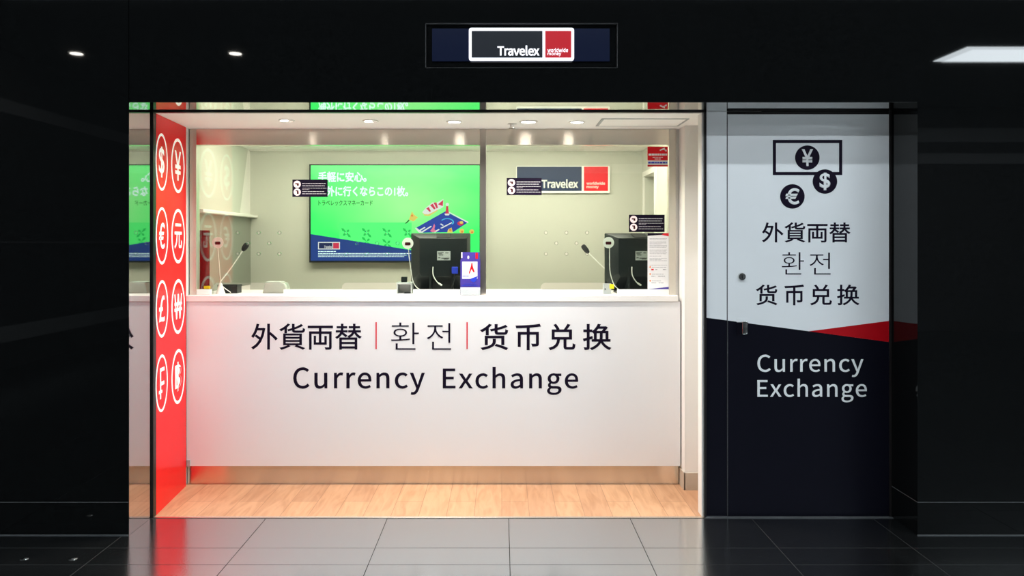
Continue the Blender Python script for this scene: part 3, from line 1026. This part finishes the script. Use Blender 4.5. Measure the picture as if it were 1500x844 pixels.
intercom(319, 355.5, [(319, 361, 0), (321, 385, .005), (322.5, 405, .01), (325, 418, .02), (338, 428.5, .022)], 'round microphone disc on the glass in front of the red panel reflection, left window')
intercom(597.3, 356.5, [(598, 362, 0), (599.5, 378, .003), (602, 395, .004), (605, 412, .01), (611, 421.5, .02), (622, 426.5, .03), (640, 428.8, .04)], 'round white microphone disc on the glass at the edge of the left monitor')
intercom(891.3, 355.5, [(893, 362, 0), (893, 382, .003), (894, 400, .004), (899, 416, .01), (905, 423, .02), (914, 427.5, .03)], 'round white microphone disc on the glass at the edge of the right monitor')


# ------------------------------------------------------------------ gooseneck microphones
def gooseneck(bpx, y, npx, npy, tpx, tpy, label, base_m, dz=0.035):
    b0 = (X(bpx, y), y, WT)
    t = thing('gooseneck_microphone', b0, label, 'microphone', 'gooseneck microphones on the counter')
    build('base', lathe(bmesh.new(), [(0.028, WT), (0.028, WT + 0.006), (0.021, WT + 0.022), (0.012, WT + 0.055), (0.007, WT + 0.066)], (b0[0], y, 0), 'z', 24), M[base_m], t, True)
    tip = Vector((X(tpx, y), y + 0.0, Z(tpy, y)))
    nk = Vector((X(npx, y), y, Z(npy, y)))
    top = Vector((b0[0], y, WT + 0.055))
    pts = spline([top, top + Vector((0, 0, 0.02)), top + (nk - top) * 0.22 + Vector((0, 0, 0.012)), top + (nk - top) * 0.55 + Vector((0, 0, .003)), nk], 6)
    build('neck', tube(bmesh.new(), pts, 0.0036, 10), M['white'], t, True)
    d = (tip - nk).normalized()
    L_ = (tip - nk).length
    build('windshield', tube(bmesh.new(), [nk - d * 0.006, nk + d * 0.001, nk + d * L_ * 0.3, nk + d * L_ * 0.75, nk + d * L_ * 0.95, nk + d * L_], [0.005, 0.012, 0.0165, 0.0165, 0.0125, 0.004], 18), M['foam'], t, True)
    return t


gooseneck(323, 0.62, 356, 366.5, 362.6, 356.6, 'gooseneck microphone at the left window with pale conical base', 'white')
gooseneck(905, 0.86, 861.5, 370, 853, 359, 'gooseneck microphone leaning left from behind the right monitor', 'black')


# ------------------------------------------------------------------ monitors seen from behind
def monitor(loc, rot, label):
    t = thing('monitor', loc, label, 'monitor', 'black monitors on the counter')
    t.rotation_euler = (0, 0, rot)
    W, H, zb = 0.372, 0.358, 0.012

    def put(name, bm, m, par=None, smooth=False):
        bmesh.ops.recalc_face_normals(bm, faces=bm.faces[:])
        me = bpy.data.meshes.new(name)
        bm.to_mesh(me)
        bm.free()
        if smooth:
            for p in me.polygons:
                p.use_smooth = True
            me.set_sharp_from_angle(angle=math.radians(35))
        o = bpy.data.objects.new(name, me)
        COL.objects.link(o)
        me.materials.append(m)
        o.parent = par or t
        return o
    # local: -y towards the customer (back of monitor), +y screen side
    put('bezel', box(bmesh.new(), -W / 2, W / 2, 0.03, 0.055, zb, zb + H, 0.006, 3), M['black'])
    put('display', box(bmesh.new(), -W / 2 + 0.02, W / 2 - 0.02, 0.055, 0.056, zb + 0.03, zb + H - 0.02), M['blackmatte'])
    # back shell: outer outline tapering to the flat back
    def loop(x0, x1, z0, z1, y, cb):
        return [(x0, y, z1), (x1, y, z1), (x1, y, z0 + cb), (x1 - cb * 0.6, y, z0), (x0 + cb * 0.6, y, z0), (x0, y, z0 + cb)]
    bm = bmesh.new()
    Ls = [loop(-W / 2 + .002, W / 2 - .002, zb + .004, zb + H - .002, 0.032, 0.06),
          loop(-W / 2 + .006, W / 2 - .006, zb + .006, zb + H - .004, 0.018, 0.06),
          loop(-W / 2 + .058, W / 2 - .022, zb + .09, zb + H - .032, -0.055, 0.02)]
    R = [[bm.verts.new(p) for p in l] for l in Ls]
    for a, b_ in zip(R, R[1:]):
        for k in range(6):
            bm.faces.new((a[k], a[(k + 1) % 6], b_[(k + 1) % 6], b_[k]))
    bm.faces.new(R[0])
    bm.faces.new(R[-1][::-1])
    bmesh.ops.bevel(bm, geom=bm.edges[:], offset=0.003, segments=2, profile=.5, affect='EDGES', clamp_overlap=True)
    put('back_shell', bm, M['black'], None, True)
    # vent in the sloped top edge
    bm = bmesh.new()
    zt = zb + H
    for v in ((-0.028, 0.010, zt - .0055), (0.064, 0.010, zt - .0055), (0.060, -0.046, zt - .0285), (-0.024, -0.046, zt - .0285)):
        bm.verts.new((v[0], v[1] - 0.001, v[2] + 0.003))
    bm.verts.ensure_lookup_table()
    f = bm.faces.new(bm.verts[:])
    r = bmesh.ops.extrude_face_region(bm, geom=[f])
    for v in [g for g in r['geom'] if isinstance(g, bmesh.types.BMVert)]:
        v.co.z -= 0.005
    put('vent', bm, M['blackmatte'])
    lb = put('label_plate', box(bmesh.new(), -0.020, 0.062, -0.0565, -0.0548, zb + 0.19, zb + 0.246), M['label'])
    bm = bmesh.new()
    for zz, a, b_ in ((0.238, -0.014, 0.02), (0.23, -0.014, 0.012), (0.222, -0.01, 0.018), (0.205, -0.014, 0.0), (0.203, 0.006, 0.055), (0.197, 0.02, 0.05), (0.235, 0.03, 0.05)):
        box(bm, a, b_, -0.0572, -0.0564, zb + zz - 0.002, zb + zz + 0.002)
    put('printed_text', bm, M['blackmatte'], lb)
    # stand: neck block and foot, with the cable recess
    put('stand_neck', box(bmesh.new(), -0.055, 0.07, -0.03, 0.02, 0.008, zb + 0.12, 0.006, 2), M['blackmatte'])
    bm = bmesh.new()
    prism(bm, [(-0.14, -0.09), (0.13, -0.09), (0.115, 0.06), (-0.125, 0.06)], 'z', 0.0, 0.008)
    prism(bm, [(-0.10, -0.075), (0.09, -0.075), (0.08, 0.04), (-0.09, 0.04)], 'z', 0.008, 0.018)
    put('foot', bm, M['black'])
    for s2 in (-0.062, 0.075):
        put('recess_wall', box(bmesh.new(), s2 - 0.006, s2 + 0.006, -0.062, 0.02, 0.010, zb + 0.145, 0.003, 2), M['black'])
    plug = put('video_plug', box(bmesh.new(), 0.070, 0.108, -0.078, -0.052, zb + 0.108, zb + 0.150, 0.003, 2), M['blue'])
    put('video_cable', tube(bmesh.new(), spline([(0.088, -0.066, zb + 0.108), (0.084, -0.07, zb + 0.07), (0.072, -0.066, zb + 0.03), (0.066, -0.06, 0.022)], 6), 0.0042, 10), M['black'], None, True)
    put('power_cable', tube(bmesh.new(), spline([(-0.045, -0.062, zb + 0.15), (-0.044, -0.066, zb + 0.10), (-0.020, -0.070, zb + 0.058), (0.010, -0.072, zb + 0.036)], 6), [0.003] * 14 + [0.0055] * 5, 10), M['white'], None, True)
    return t


monitor((X(645.5, 0.765), 0.765, WT), math.radians(3), 'black monitor seen from behind, in front of the green screen')
monitor((X(931, 0.765), 0.765, WT), math.radians(9), 'black monitor seen from behind, partly covered by the white sheet')

# ------------------------------------------------------------------ small things on the worktop
y = 0.517
c = Q(689, 433, y)
t = thing('leaflet_stand', (c[0], y, WT), 'clear leaflet stand with violet card flyers at the foot of the middle post', 'leaflet stand')
x0, x1 = X(674, y), X(704, y)
bm = bmesh.new()
box(bm, x0, x1, y - 0.020, y + 0.018, WT, WT + 0.004)
box(bm, x0, x1, y - 0.020, y - 0.018, WT + 0.004, WT + 0.035)
box(bm, x0, x1, y + 0.016, y + 0.018, WT + 0.004, WT + 0.20)
box(bm, x0, x0 + 0.002, y - 0.018, y + 0.016, WT + 0.004, WT + 0.05)
box(bm, x1 - 0.002, x1, y - 0.018, y + 0.016, WT + 0.004, WT + 0.05)
build('holder', bm, M['acrylic'], t)
yb = y + 0.015
bk = bx('rear_flyer', X(675.5, yb), X(702.5, yb), yb - 0.003, yb, WT + 0.005, Z(369.5, yb), M['purple'], t)
poly('white_edge', rect(675.5, 677.4, 369.5, 378, yb - .003), yb - 0.003, 0.0005, M['paper'], bk)
poly('red_corner', rect(696.5, 700, 370.5, 379.2, yb - .003), yb - 0.003, 0.0005, M['redink'], bk)
poly('emblem', disc_pts(Q(686, 377, yb), 0.006, 14, 0.010), yb - 0.003, 0.0005, M['paper'], bk)
yf = y - 0.006
fr = bx('front_flyer', X(674.5, yf), X(703.5, yf), yf - 0.004, yf, WT + 0.005, Z(380, yf), M['purple'], t)
yy = yf - 0.004
poly('picture', rect(677, 699.4, 383.4, 408.5, yy), yy, 0.0004, M['paper'], fr)
bm = bmesh.new()
prism(bm, [Q(690.5, 385.5, yy), Q(692, 385, yy), Q(692.5, 390, yy), Q(695.5, 399, yy), Q(693.4, 399, yy), Q(690.8, 394, yy), Q(688, 401, yy), Q(686.6, 400.6, yy), Q(689.5, 391, yy)], 'y', yy - 0.0004, yy - 0.0008)
build('figure', bm, M['signred'], fr)
bm = bars(bmesh.new(), [(677, 699, 418.3, 0.9), (680, 697, 416, 0.6), (677.5, 687, 404.5, 0.9)], yy - .0004, 0.0004)
build('printed_text', bm, M['blue'], fr)
poly('heart_outline', [Q(688.5, 408.6, yy), Q(699.4, 404.5, yy), Q(698, 411, yy), Q(694, 414, yy), Q(690, 411.8, yy)], yy - .0004, 0.0004, M['blue'], fr)
poly('lower_band', rect(674.5, 703.5, 421.2, 432, yy), yy, 0.0004, M['paper'], fr)

y = 0.66
cx = X(298, y)
t = thing('red_canister', (cx, y, WT), 'dark red upright canister on the worktop against the left post', 'canister')
rr_ = X(307, y) - cx - 0.001
zt = Z(337.5, y)
build('body', lathe(bmesh.new(), [(rr_ - 0.003, WT), (rr_, WT + 0.004), (rr_, zt - 0.045), (rr_ - 0.002, zt - 0.04)], (cx, y, 0), 'z', 36), M['maroon'], t, True)
build('cap', lathe(bmesh.new(), [(rr_ - 0.004, zt - 0.040), (rr_ + 0.0012, zt - 0.038), (rr_ + 0.0012, zt - 0.002), (rr_ - 0.001, zt)], (cx, y, 0), 'z', 36), M['maroon'], t, True)

y = 0.600
t = thing('acrylic_block', (X(298, y), y, WT), 'low clear block with a yellow label in front of the red canister', 'block')
bx('block', X(287.5, y), X(311, y), y - 0.008, y + 0.02, WT, Z(423, y), M['acrylic'], t, 0.003)
bx('yellow_label', X(299, y), X(307.5, y), y - 0.004, y + 0.006, Z(423, y), Z(419, y), M['yellow'], t)

y = 0.70
t = thing('card_reader_box', (X(337, y), y, WT), 'small black box with grey lid beside the left gooseneck microphone', 'box')
bx('body', X(321, y), X(349, y), y - 0.02, y + 0.06, WT, Z(420, y), M['black'], t, 0.002)
bx('lid', X(320.5, y), X(349.5, y), y - 0.022, y + 0.062, Z(420, y), Z(417, y), M['black'], t, 0.001)

y = 0.68
t = thing('coin_tray', (X(400, y), y, WT), 'pale grey rounded coin tray at the left window opening', 'tray')
bm = bmesh.new()
prism(bm, [(X(384, y), WT), (X(418, y), WT), (X(419.5, y), Z(422, y)), (X(416, y), Z(415, y)), (X(409, y), Z(413.4, y)), (X(388, y), Z(414.6, y))], 'y', y, y + 0.09)
bmesh.ops.bevel(bm, geom=bm.edges[:], offset=0.006, segments=3, profile=.5, affect='EDGES', clamp_overlap=True)
build('body', bm, M['traygrey'], t, True)
bx('rim', X(388, y), X(411, y), y + 0.012, y + 0.08, Z(414.2, y), Z(412.8, y), M['palegrey'], t, 0.0015)

y = 0.66
t = thing('passport_scanner', (X(591, y), y, WT), 'small open grey scanner stand left of the middle monitor base', 'scanner')
bm = bmesh.new()
xa, xb = X(581, y), X(603, y)
box(bm, xa, xa + 0.006, y, y + 0.09, WT, Z(416.6, y), 0.001)
box(bm, xb - 0.006, xb, y, y + 0.09, WT, Z(416.6, y), 0.001)
box(bm, xa - 0.002, xb + 0.002, y - 0.002, y + 0.092, Z(416.6, y), Z(413.8, y), 0.002)
build('frame', bm, M['grey'], t)
bx('camera_head', X(586.5, y), X(595, y), y + 0.03, y + 0.06, Z(413.8, y), Z(406, y), M['black'], t, 0.003)
bx('back_plate', xa + 0.006, xb - 0.006, y + 0.084, y + 0.09, WT, Z(416.6, y), M['palegrey'], t)
bx('card_slot', X(592, y), X(602, y), y + 0.004, y + 0.04, WT, Z(428.4, y), M['black'], t, 0.001)

y = 0.600
t = thing('cable_bracket', (X(890, y), y, WT), 'small grey bracket with a yellow label left of the right monitor base', 'bracket')
bm = bmesh.new()
box(bm, X(883.5, y), X(895.5, y), y, y + 0.012, Z(430.6, y), Z(415.5, y), 0.002)
box(bm, X(883.5, y), X(896, y), y - 0.012, y + 0.03, WT, WT + 0.004, 0.001)
build('plate', bm, M['grey'], t)
bx('yellow_label', X(893, y), X(899.5, y), y - 0.003, y - 0.0001, Z(423, y), Z(416.4, y), M['yellow'], t)
build('screw', lathe(bmesh.new(), [(0.004, y), (0.004, y - 0.002)], (X(886.5, y), 0, Z(423.5, y)), 'y', 12), M['chrome'], t)

# ------------------------------------------------------------------ wall screen
YS = 1.575
tv = thing('wall_screen', (X(578, YS), 1.6, Z(384, YS)), 'large flat screen with a bright green advert on the back wall', 'screen')
bx('cabinet', X(453.2, YS), X(704.6, YS), YS + 0.004, 1.6265, Z(384.6, YS), Z(240.6, YS), M['black'], tv, 0.002)
bm = bmesh.new()
for a in ((453.2, 455.2, 240.6, 384.6), (702.6, 704.6, 240.6, 384.6), (455.2, 702.6, 240.6, 242.4), (455.2, 702.6, 382, 384.6)):
    prism(bm, rect(*a, YS), 'y', YS - 0.004, YS + 0.004)
build('bezel', bm, M['black'], tv)
pic = poly('picture', rect(455.2, 702.6, 242.4, 382, YS), YS, -0.0035, M['screen'], tv)
E_ = {}
for n_, col, st in (('w', (228, 255, 252), 1.5), ('blue', (28, 74, 165), .8), ('dg', (0, 130, 40), .9), ('red', (235, 50, 90), .95), ('white', (250, 250, 250), 1.0), ('yellow', (250, 225, 110), 1.0),
                    ('card', (30, 72, 190), 0.9), ('cyan', (70, 205, 250), 1.0), ('orange', (250, 150, 70), 1.0), ('navy', (16, 40, 100), .8), ('green2', (84, 255, 124), 1.3), ('pinkish', (250, 130, 170), 1.0), ('dgreen', (0, 205, 84), 1.15)):
    E_[n_] = glow('screen_' + n_, lin(*col), st)


def spoly(name, pts, lay, m):
    y = YS - 0.0004 * lay
    return poly(name, [Q(a, b_, YS) for a, b_ in pts], y, 0.0003, E_[m], pic)


def scr(body, px0, px1, py0, py1, m, off, own=False, space=1.0, lay=4):
    lettering(body, X(px0, YS), X(px1, YS), Z(py1, YS), Z(py0, YS), E_[m], pic, 'y', YS - 0.0004 * lay, 0.0003, off, own, space)


# repeated leaf-like pattern in the lower middle of the advert
spoly('pattern_field', [(497, 326), (603, 326), (603, 366.4), (497, 350)], 0.2, 'green2')
for px, py in ((507, 341), (537, 341), (567, 341), (597, 341), (537, 354), (567, 357), (597, 359)):
    bm = bmesh.new()
    for k in range(4):
        a = math.radians(45 + 90 * k)
        u, v = math.cos(a), math.sin(a)
        f = 4.2 if k % 2 else 6.5
        prism(bm, [Q(px, py, YS), Q(px + f * u - 1.8 * v, py + f * v + 1.8 * u, YS), Q(px + 1.5 * f * u, py + 1.5 * f * v, YS), Q(px + f * u + 1.8 * v, py + f * v - 1.8 * u, YS)], 'y', YS - 0.0003, YS - 0.0005)
    build('pattern_leaf', bm, E_['dgreen'], pic)
spoly('blue_footer', [(455.2, 382), (702.6, 382), (702.6, 384 - 1.5), (702.6, 381), (603, 366.6), (455.2, 343)], 2, 'blue')
scr('\u624b\u8efd\u306b\u5b89\u5fc3\u3002', 466, 537, 251.5, 267, 'w', 0.034)
scr('\u6d77\u5916\u306b\u884c\u304f\u306a\u3089\u3053\u306e1\u679a\u3002', 466, 598, 272.6, 288, 'w', 0.034)
scr('\u30c8\u30e9\u30d9\u30ec\u30c3\u30af\u30b9\u30de\u30cd\u30fc\u30ab\u30fc\u30c9', 466.5, 546, 293.4, 301.4, 'dg', 0.018)
spoly('logo_frame', [(466, 354.6), (498, 354.6), (498, 365.4), (466, 365.4)], 3, 'white')
spoly('logo_navy', [(467.2, 355.8), (487, 355.8), (487, 364.2), (467.2, 364.2)], 4, 'navy')
spoly('logo_red', [(488, 355.8), (496.8, 355.8), (496.8, 364.2), (488, 364.2)], 4, 'red')
scr('Travelex', 475, 486.4, 359.6, 363.6, 'white', 0.008, True, 1, 5)
bm = bars(bmesh.new(), [(466, 492, 368.4, 1.0), (466, 602, 371.4, 0.9), (466, 596, 373.8, 0.9), (466, 592, 376, 0.9)], YS - 0.0012, 0.0003)
build('small_print', bm, E_['w'], pic)
# bank card with travel motifs
spoly('bank_card', [(610, 333.5), (652.5, 309.6), (684.6, 326.4), (664, 340), (618, 341)], 1, 'card')
spoly('card_edge', [(608, 334.6), (610, 333.5), (620, 341), (614, 341)], 2, 'white')
spoly('card_edge', [(653, 309.0), (656, 309.4), (686.6, 325.4), (685, 326.8)], 2, 'white')
bm = bmesh.new()
for k in range(11):
    a0, a1 = math.radians(-150 + 17 * k), math.radians(-150 + 17 * (k + 1))
    pt = lambda a, r: Q(655 + 9.5 * r * math.cos(a), 325.5 + 5.4 * r * math.sin(a), YS)
    prism(bm, [pt(a0, .86), pt(a1, .86), pt(a1, 1.06), pt(a0, 1.06)], 'y', YS - .0009, YS - .0012)
build('card_arc', bm, E_['cyan'], pic)
for pts in ([(614, 337), (622, 332.4), (623.4, 333.6), (615.6, 338.4)], [(617, 339.5), (631, 331), (632.6, 332), (619, 340.6)], [(645, 334), (662, 325.4), (662, 327), (647, 335)],
            [(646, 327.4), (650, 330), (648.6, 331), (644.6, 328.6)], [(633, 340), (643, 335.4), (644, 336.6), (638, 340.6)]):
    spoly('card_text', pts, 3, 'white')
spoly('flower', [(633.6, 334), (636, 327.6), (637.4, 331), (636.2, 336), (639.4, 338.4), (634, 340.6), (630, 338.6)], 4, 'pinkish')
spoly('fan', [(655, 341), (656.4, 336), (661.4, 333.4), (663.4, 341)], 4, 'yellow')
spoly('fan_spot', disc_pts((659.6, 337), 2.0, 12), 5, 'orange')
spoly('shell', disc_pts((674.4, 327.4), 4.6, 16, 3.2), 3, 'red')
spoly('shell', disc_pts((676, 326), 2.8, 12, 2.0), 4, 'yellow')
# koi streamer
spoly('streamer', [(618.6, 311), (624, 304.4), (634, 296.4), (640, 297), (649.4, 291.6), (649.4, 303.4), (641, 307.4), (628, 314), (622, 314)], 3, 'white')
for pts in ([(624.4, 305.6), (628, 303.4), (631.4, 309.6), (629.6, 310.6)], [(630, 300.6), (634, 298.4), (638.2, 305.6), (636, 307)], [(635, 297), (639.4, 296.6), (641.6, 304.4), (639.6, 305.6)], [(641.6, 299.4), (649.4, 293), (648.6, 302)]):
    spoly('streamer_stripe', pts, 4, 'red')
spoly('streamer_edge', [(618.6, 311), (622, 314), (628, 314), (641, 307.4), (641, 309), (629, 316.4), (622, 316)], 3, 'yellow')
spoly('lily', [(599, 322), (603.4, 309.6), (606.6, 314.6), (612.4, 318.6), (606, 324.4)], 3, 'yellow')
spoly('lily_heart', disc_pts((603.6, 316), 1.6, 10), 4, 'orange')
spoly('stem', [(593, 327.6), (599, 321.6), (600, 323.4), (595.6, 327.4)], 3, 'dg')
spoly('torii_figure', [(653.6, 302), (656.4, 302), (657.6, 313), (652.6, 313)], 4, 'red')
spoly('torii_top', disc_pts((655.2, 299.6), 2.4, 12), 4, 'white')
spoly('torii_base', [(651, 313), (659, 313), (657.6, 315.6), (652.4, 315.6)], 4, 'white')
for px, py in ((676.4, 338.6), (691, 339.4)):
    spoly('blossom', disc_pts((px, py), 3.6, 12, 3.4), 3, 'yellow')
    spoly('blossom_heart', disc_pts((px + .6, py + 1), 1.7, 10), 4, 'orange')

# ------------------------------------------------------------------ logo board on the back wall
YB = 1.598
t = thing('logo_board', (X(824, YB), 1.62, Z(283, YB)), 'navy and red company logo board on the back wall above the right window', 'sign')
poly('board', rrect(X(756, YB), X(893.4, YB), Z(282.8, YB), Z(243, YB), 0.012), 1.6265, 1.6265 - YB, M['signwhite'], t)
poly('navy_field', rect(757.2, 852, 244.2, 279.8, YB), YB, 0.002, M['signblue'], t)
poly('red_field', rect(855.4, 890.6, 244.2, 279.8, YB), YB, 0.002, M['signred'], t)


def logo_text(body, px0, px1, py0, py1, y, th, m, par, off, space=1.0):
    lettering(body, X(px0, y), X(px1, y), Z(py1, y), Z(py0, y), m, par, 'y', y, th, off, True, space)


logo_text('Travelex', 793, 847.4, 262.6, 275.8, YB - 0.002, 0.002, M['signwhite'], t, 0.014, 0.96)
logo_text('worldwide', 859, 886.4, 266.2, 270.8, YB - 0.002, 0.002, M['signwhite'], t, 0.012)
logo_text('money', 859, 877, 272.4, 277, YB - 0.002, 0.002, M['signwhite'], t, 0.012)

# ------------------------------------------------------------------ lit sign over the opening
YL = YF + 0.012
t = thing('lightbox_sign', ((sx0 + sx1) / 2, -0.1, sz0), 'lit company name sign with white neon outline in the black stone above the opening', 'sign')
g = 0.006
bm = bmesh.new()
box(bm, sx0 + g, sx1 - g, -0.222, -0.101, sz0 + g, sz1 - g)
build('sign_case', bm, M['stone'], t)
bm = bmesh.new()
for a in ((sx0, sx1, sz1 - .0025, sz1), (sx0, sx1, sz0, sz0 + .0025), (sx0, sx0 + .0025, sz0, sz1), (sx1 - .0025, sx1, sz0, sz1)):
    box(bm, a[0] + .0005, a[1] - .0005, YF + 0.002, -0.101, a[2] + .0005, a[3] - .0005)
build('sign_rim', bm, M['hallwall'], t)
bx('glass_front', X(633, -0.23), X(893, -0.23), -0.232, -0.222, Z(89.5, -0.23), Z(42, -0.23), M['panelblue'], t)
ya = -0.232
# neon channel: outer rounded frame with divider
x0, x1, z0, z1 = X(687, ya), X(840.6, ya), Z(89.4, ya), Z(41.8, ya)
tk = 3.9 / S(ya)
out = rrect(x0, x1, z0, z1, 0.012)
inn = rrect(x0 + tk, x1 - tk, z0 + tk, z1 - tk, 0.004)
bm = bmesh.new()
n = len(out)
vs = [[bm.verts.new((p[0], y_, p[1])) for p in lp] for lp, y_ in ((out, ya), (out, ya - .012), (inn, ya - .012), (inn, ya))]
for i in range(4):
    for k in range(n):
        bm.faces.new((vs[i][k], vs[i][(k + 1) % n], vs[(i + 1) % 4][(k + 1) % n], vs[(i + 1) % 4][k]))
box(bm, X(794.6, ya), X(798.4, ya), ya - .0119, ya, z0 + tk, z1 - tk)
build('neon_outline', bm, M['neon'], t)
bx('navy_face', x0 + tk, X(794.6, ya), ya - 0.006, ya - 0.0005, z0 + tk, z1 - tk, M['neonnavy'], t)
bx('red_face', X(798.4, ya), x1 - tk, ya - 0.006, ya - 0.0005, z0 + tk, z1 - tk, M['neonred'], t)
logo_text('Travelex', 728.6, 790.4, 66.6, 81.6, ya - 0.006, 0.004, M['neon'], t, 0.010, 0.94)
logo_text('worldwide', 802, 832, 70.4, 76.4, ya - 0.006, 0.003, M['neon'], t, 0.004)
logo_text('money', 802, 822, 77.4, 82.4, ya - 0.006, 0.003, M['neon'], t, 0.004)

# ------------------------------------------------------------------ ceiling fittings in the shop
def downlight(px, py, kind, label, aim=(0, 0)):
    d = (CEIL - CAM[2]) * FOC / (355 - py)
    yy = d + CAM[1]
    xx = (px - 735) / S(yy)
    t = thing('downlight', (xx, yy, CEIL), label, 'downlight', 'recessed downlights in the shop ceiling')
    R = 0.052 if kind == 'wide' else 0.045
    bm = bmesh.new()
    rings = []
    seg = 32
    for r, z in ((R, CEIL - 0.0003), (R, CEIL - 0.004), (R * 0.78, CEIL - 0.005), (R * 0.74, CEIL - 0.0003)):
        rings.append([bm.verts.new((xx + r * math.cos(2 * math.pi * k / seg), yy + r * math.sin(2 * math.pi * k / seg), z)) for k in range(seg)])
    for i in range(4):
        for k in range(seg):
            bm.faces.new((rings[i][k], rings[i][(k + 1) % seg], rings[(i + 1) % 4][(k + 1) % seg], rings[(i + 1) % 4][k]))
    build('trim_ring', bm, M['white'], t, True)
    rl = R * 0.72 if kind != 'tilt' else R * 0.5
    ox = -0.018 if kind == 'tilt' else 0
    build('lamp', lathe(bmesh.new(), [(rl, CEIL - 0.0005), (rl, CEIL - 0.0035), (rl * .8, CEIL - 0.0045)], (xx + ox, yy, 0), 'z', 28), M['lamp'], t, True)
    l = bpy.data.lights.new('downlight_beam', 'SPOT')
    l.energy = SPOT_W
    l.color = WARM
    l.spot_size = math.radians(150)
    l.spot_blend = 0.9
    l.shadow_soft_size = 0.03
    o = bpy.data.objects.new('downlight_beam', l)
    COL.objects.link(o)
    o.location = (xx + ox, yy, CEIL - 0.012)
    o.rotation_euler = (math.radians(aim[0]), math.radians(aim[1]), 0)
    return t


downlight(420, 176.2, 'tilt', 'downlight first from the red panel, tilted lamp', (-12, 0))
downlight(543, 177, 'tilt', 'downlight second from the red panel, tilted lamp', (-12, 0))
downlight(665.5, 178, 'flat', 'downlight above the leaflet stand, left of the middle post', (-12, 0))
downlight(774, 178, 'wide', 'widest and brightest downlight, next to the ceiling sprinkler', (-12, 0))
downlight(845, 178.4, 'flat', 'downlight beside the rectangular ceiling hatch', (-12, 0))
t = thing('ceiling_sprinkler', (X(750, 0.36), 0.36, CEIL), 'small white sprinkler head on the ceiling by the widest downlight', 'sprinkler')
build('body', lathe(bmesh.new(), [(0.026, CEIL - .0003), (0.026, CEIL - 0.005), (0.012, CEIL - 0.007), (0.011, CEIL - 0.022), (0.007, CEIL - 0.024)], (X(750, .36), .36, 0), 'z', 24), M['white'], t, True)
build('deflector', lathe(bmesh.new(), [(0.018, CEIL - 0.0241), (0.018, CEIL - 0.0265)], (X(750, .36), .36, 0), 'z', 24), M['chrome'], t, True)
t = thing('ceiling_hatch', (0.79, 0.31, CEIL), 'rectangular access hatch in the shop ceiling near the right wall', 'hatch')
bm = bmesh.new()
box(bm, 0.545, 0.560, 0.18, 0.435, CEIL - .004, CEIL - .0003)
box(bm, 1.012, 1.024, 0.18, 0.435, CEIL - .004, CEIL - .0003)
box(bm, 0.560, 1.012, 0.18, 0.188, CEIL - .004, CEIL - .0003)
box(bm, 0.560, 1.012, 0.427, 0.435, CEIL - .004, CEIL - .0003)
build('frame', bm, M['grey'], t)
bx('panel', 0.561, 1.011, 0.189, 0.426, CEIL - .003, CEIL - .0003, M['ceil'], t)
for xx, w_, lb in ((-0.95, 1.2, 'flat ceiling lamp behind the steel header over the green screen side'), (0.45, 0.9, 'flat ceiling lamp behind the steel header over the logo board side')):
    t = thing('ceiling_lamp', (xx, 0.95, CEIL), lb, 'ceiling lamp', 'flat lamps on the staff room ceiling')
    bx('housing', xx - w_ / 2 - .02, xx + w_ / 2 + .02, 0.78, 1.12, CEIL - .014, CEIL - .0005, M['white'], t, 0.002)
    bx('diffuser', xx - w_ / 2, xx + w_ / 2, 0.80, 1.10, CEIL - .018, CEIL - .0145, M['stafflamp'], t)

t = thing('added_fill_strip', (-0.4, 0.625, CEIL), 'slim added fill light, unseen on the staff side of the steel header', 'strip lamp')  # body of the added fill light, hidden behind the header
bx('housing', -1.72, 0.92, 0.606, 0.632, CEIL - 0.05, CEIL - 0.0005, M['white'], t, 0.002)
bx('diffuser', -1.70, 0.90, 0.632, 0.636, CEIL - 0.046, CEIL - 0.012, M['stafflamp'], t)

# ------------------------------------------------------------------ concourse fittings (seen mirrored in the stone) and floor studs
def hall_spot(x, y, label):
    t = thing('ceiling_spotlight', (x, y, 3.6), label, 'spotlight', 'spotlights in the concourse ceiling')
    build('trim_ring', lathe(bmesh.new(), [(0.085, 3.5997), (0.085, 3.594), (0.075, 3.592)], (x, y, 0), 'z', 24), M['grey'], t, True)
    build('lamp', lathe(bmesh.new(), [(0.068, 3.5915), (0.068, 3.588)], (x, y, 0), 'z', 24), M['hall_spot'], t)


hall_spot(-4.87, -5.1, 'concourse ceiling spotlight mirrored at the far left of the black stone')
hall_spot(-3.05, -5.1, 'concourse ceiling spotlight mirrored nearer the opening on the left stone')
t = thing('ceiling_light_panel', (7.0, -5.1, 3.6), 'large white light panel mirrored at the top right of the black stone', 'light panel')
bx('frame', 5.10, 8.84, -5.45, -4.75, 3.585, 3.5995, M['grey'], t)
bx('diffuser', 5.13, 8.83, -5.42, -4.78, 3.578, 3.5845, M['hall_lamp'], t)
for yy, lb in ((-1.52, 'long narrow ceiling light nearest the shop front'), (-3.0, 'long narrow ceiling light farther out from the shop front')):
    t = thing('linear_light', (0.5, yy, 3.6), lb, 'ceiling light', 'linear lights in the concourse ceiling')
    bx('housing', -4.32, 5.32, yy - .04, yy + .04, 3.572, 3.5995, M['grey'], t)
    bx('diffuser', -4.3, 5.3, yy - .025, yy + .025, 3.568, 3.5715, M['hall_lamp'], t)
for px, lb in ((36, 'steel floor stud at the far left of the dark tiles'), (107, 'steel floor stud nearer the polished jamb')):
    yy = -0.507
    x = X(px, yy)
    t = tag(build('floor_stud', lathe(bmesh.new(), [(0.019, -0.0015), (0.019, 0.0015), (0.016, 0.0035), (0.006, 0.0045)], (x, yy, 0), 'z', 24), M['chrome'], None, True), lb, 'floor stud', 'steel studs in the floor')
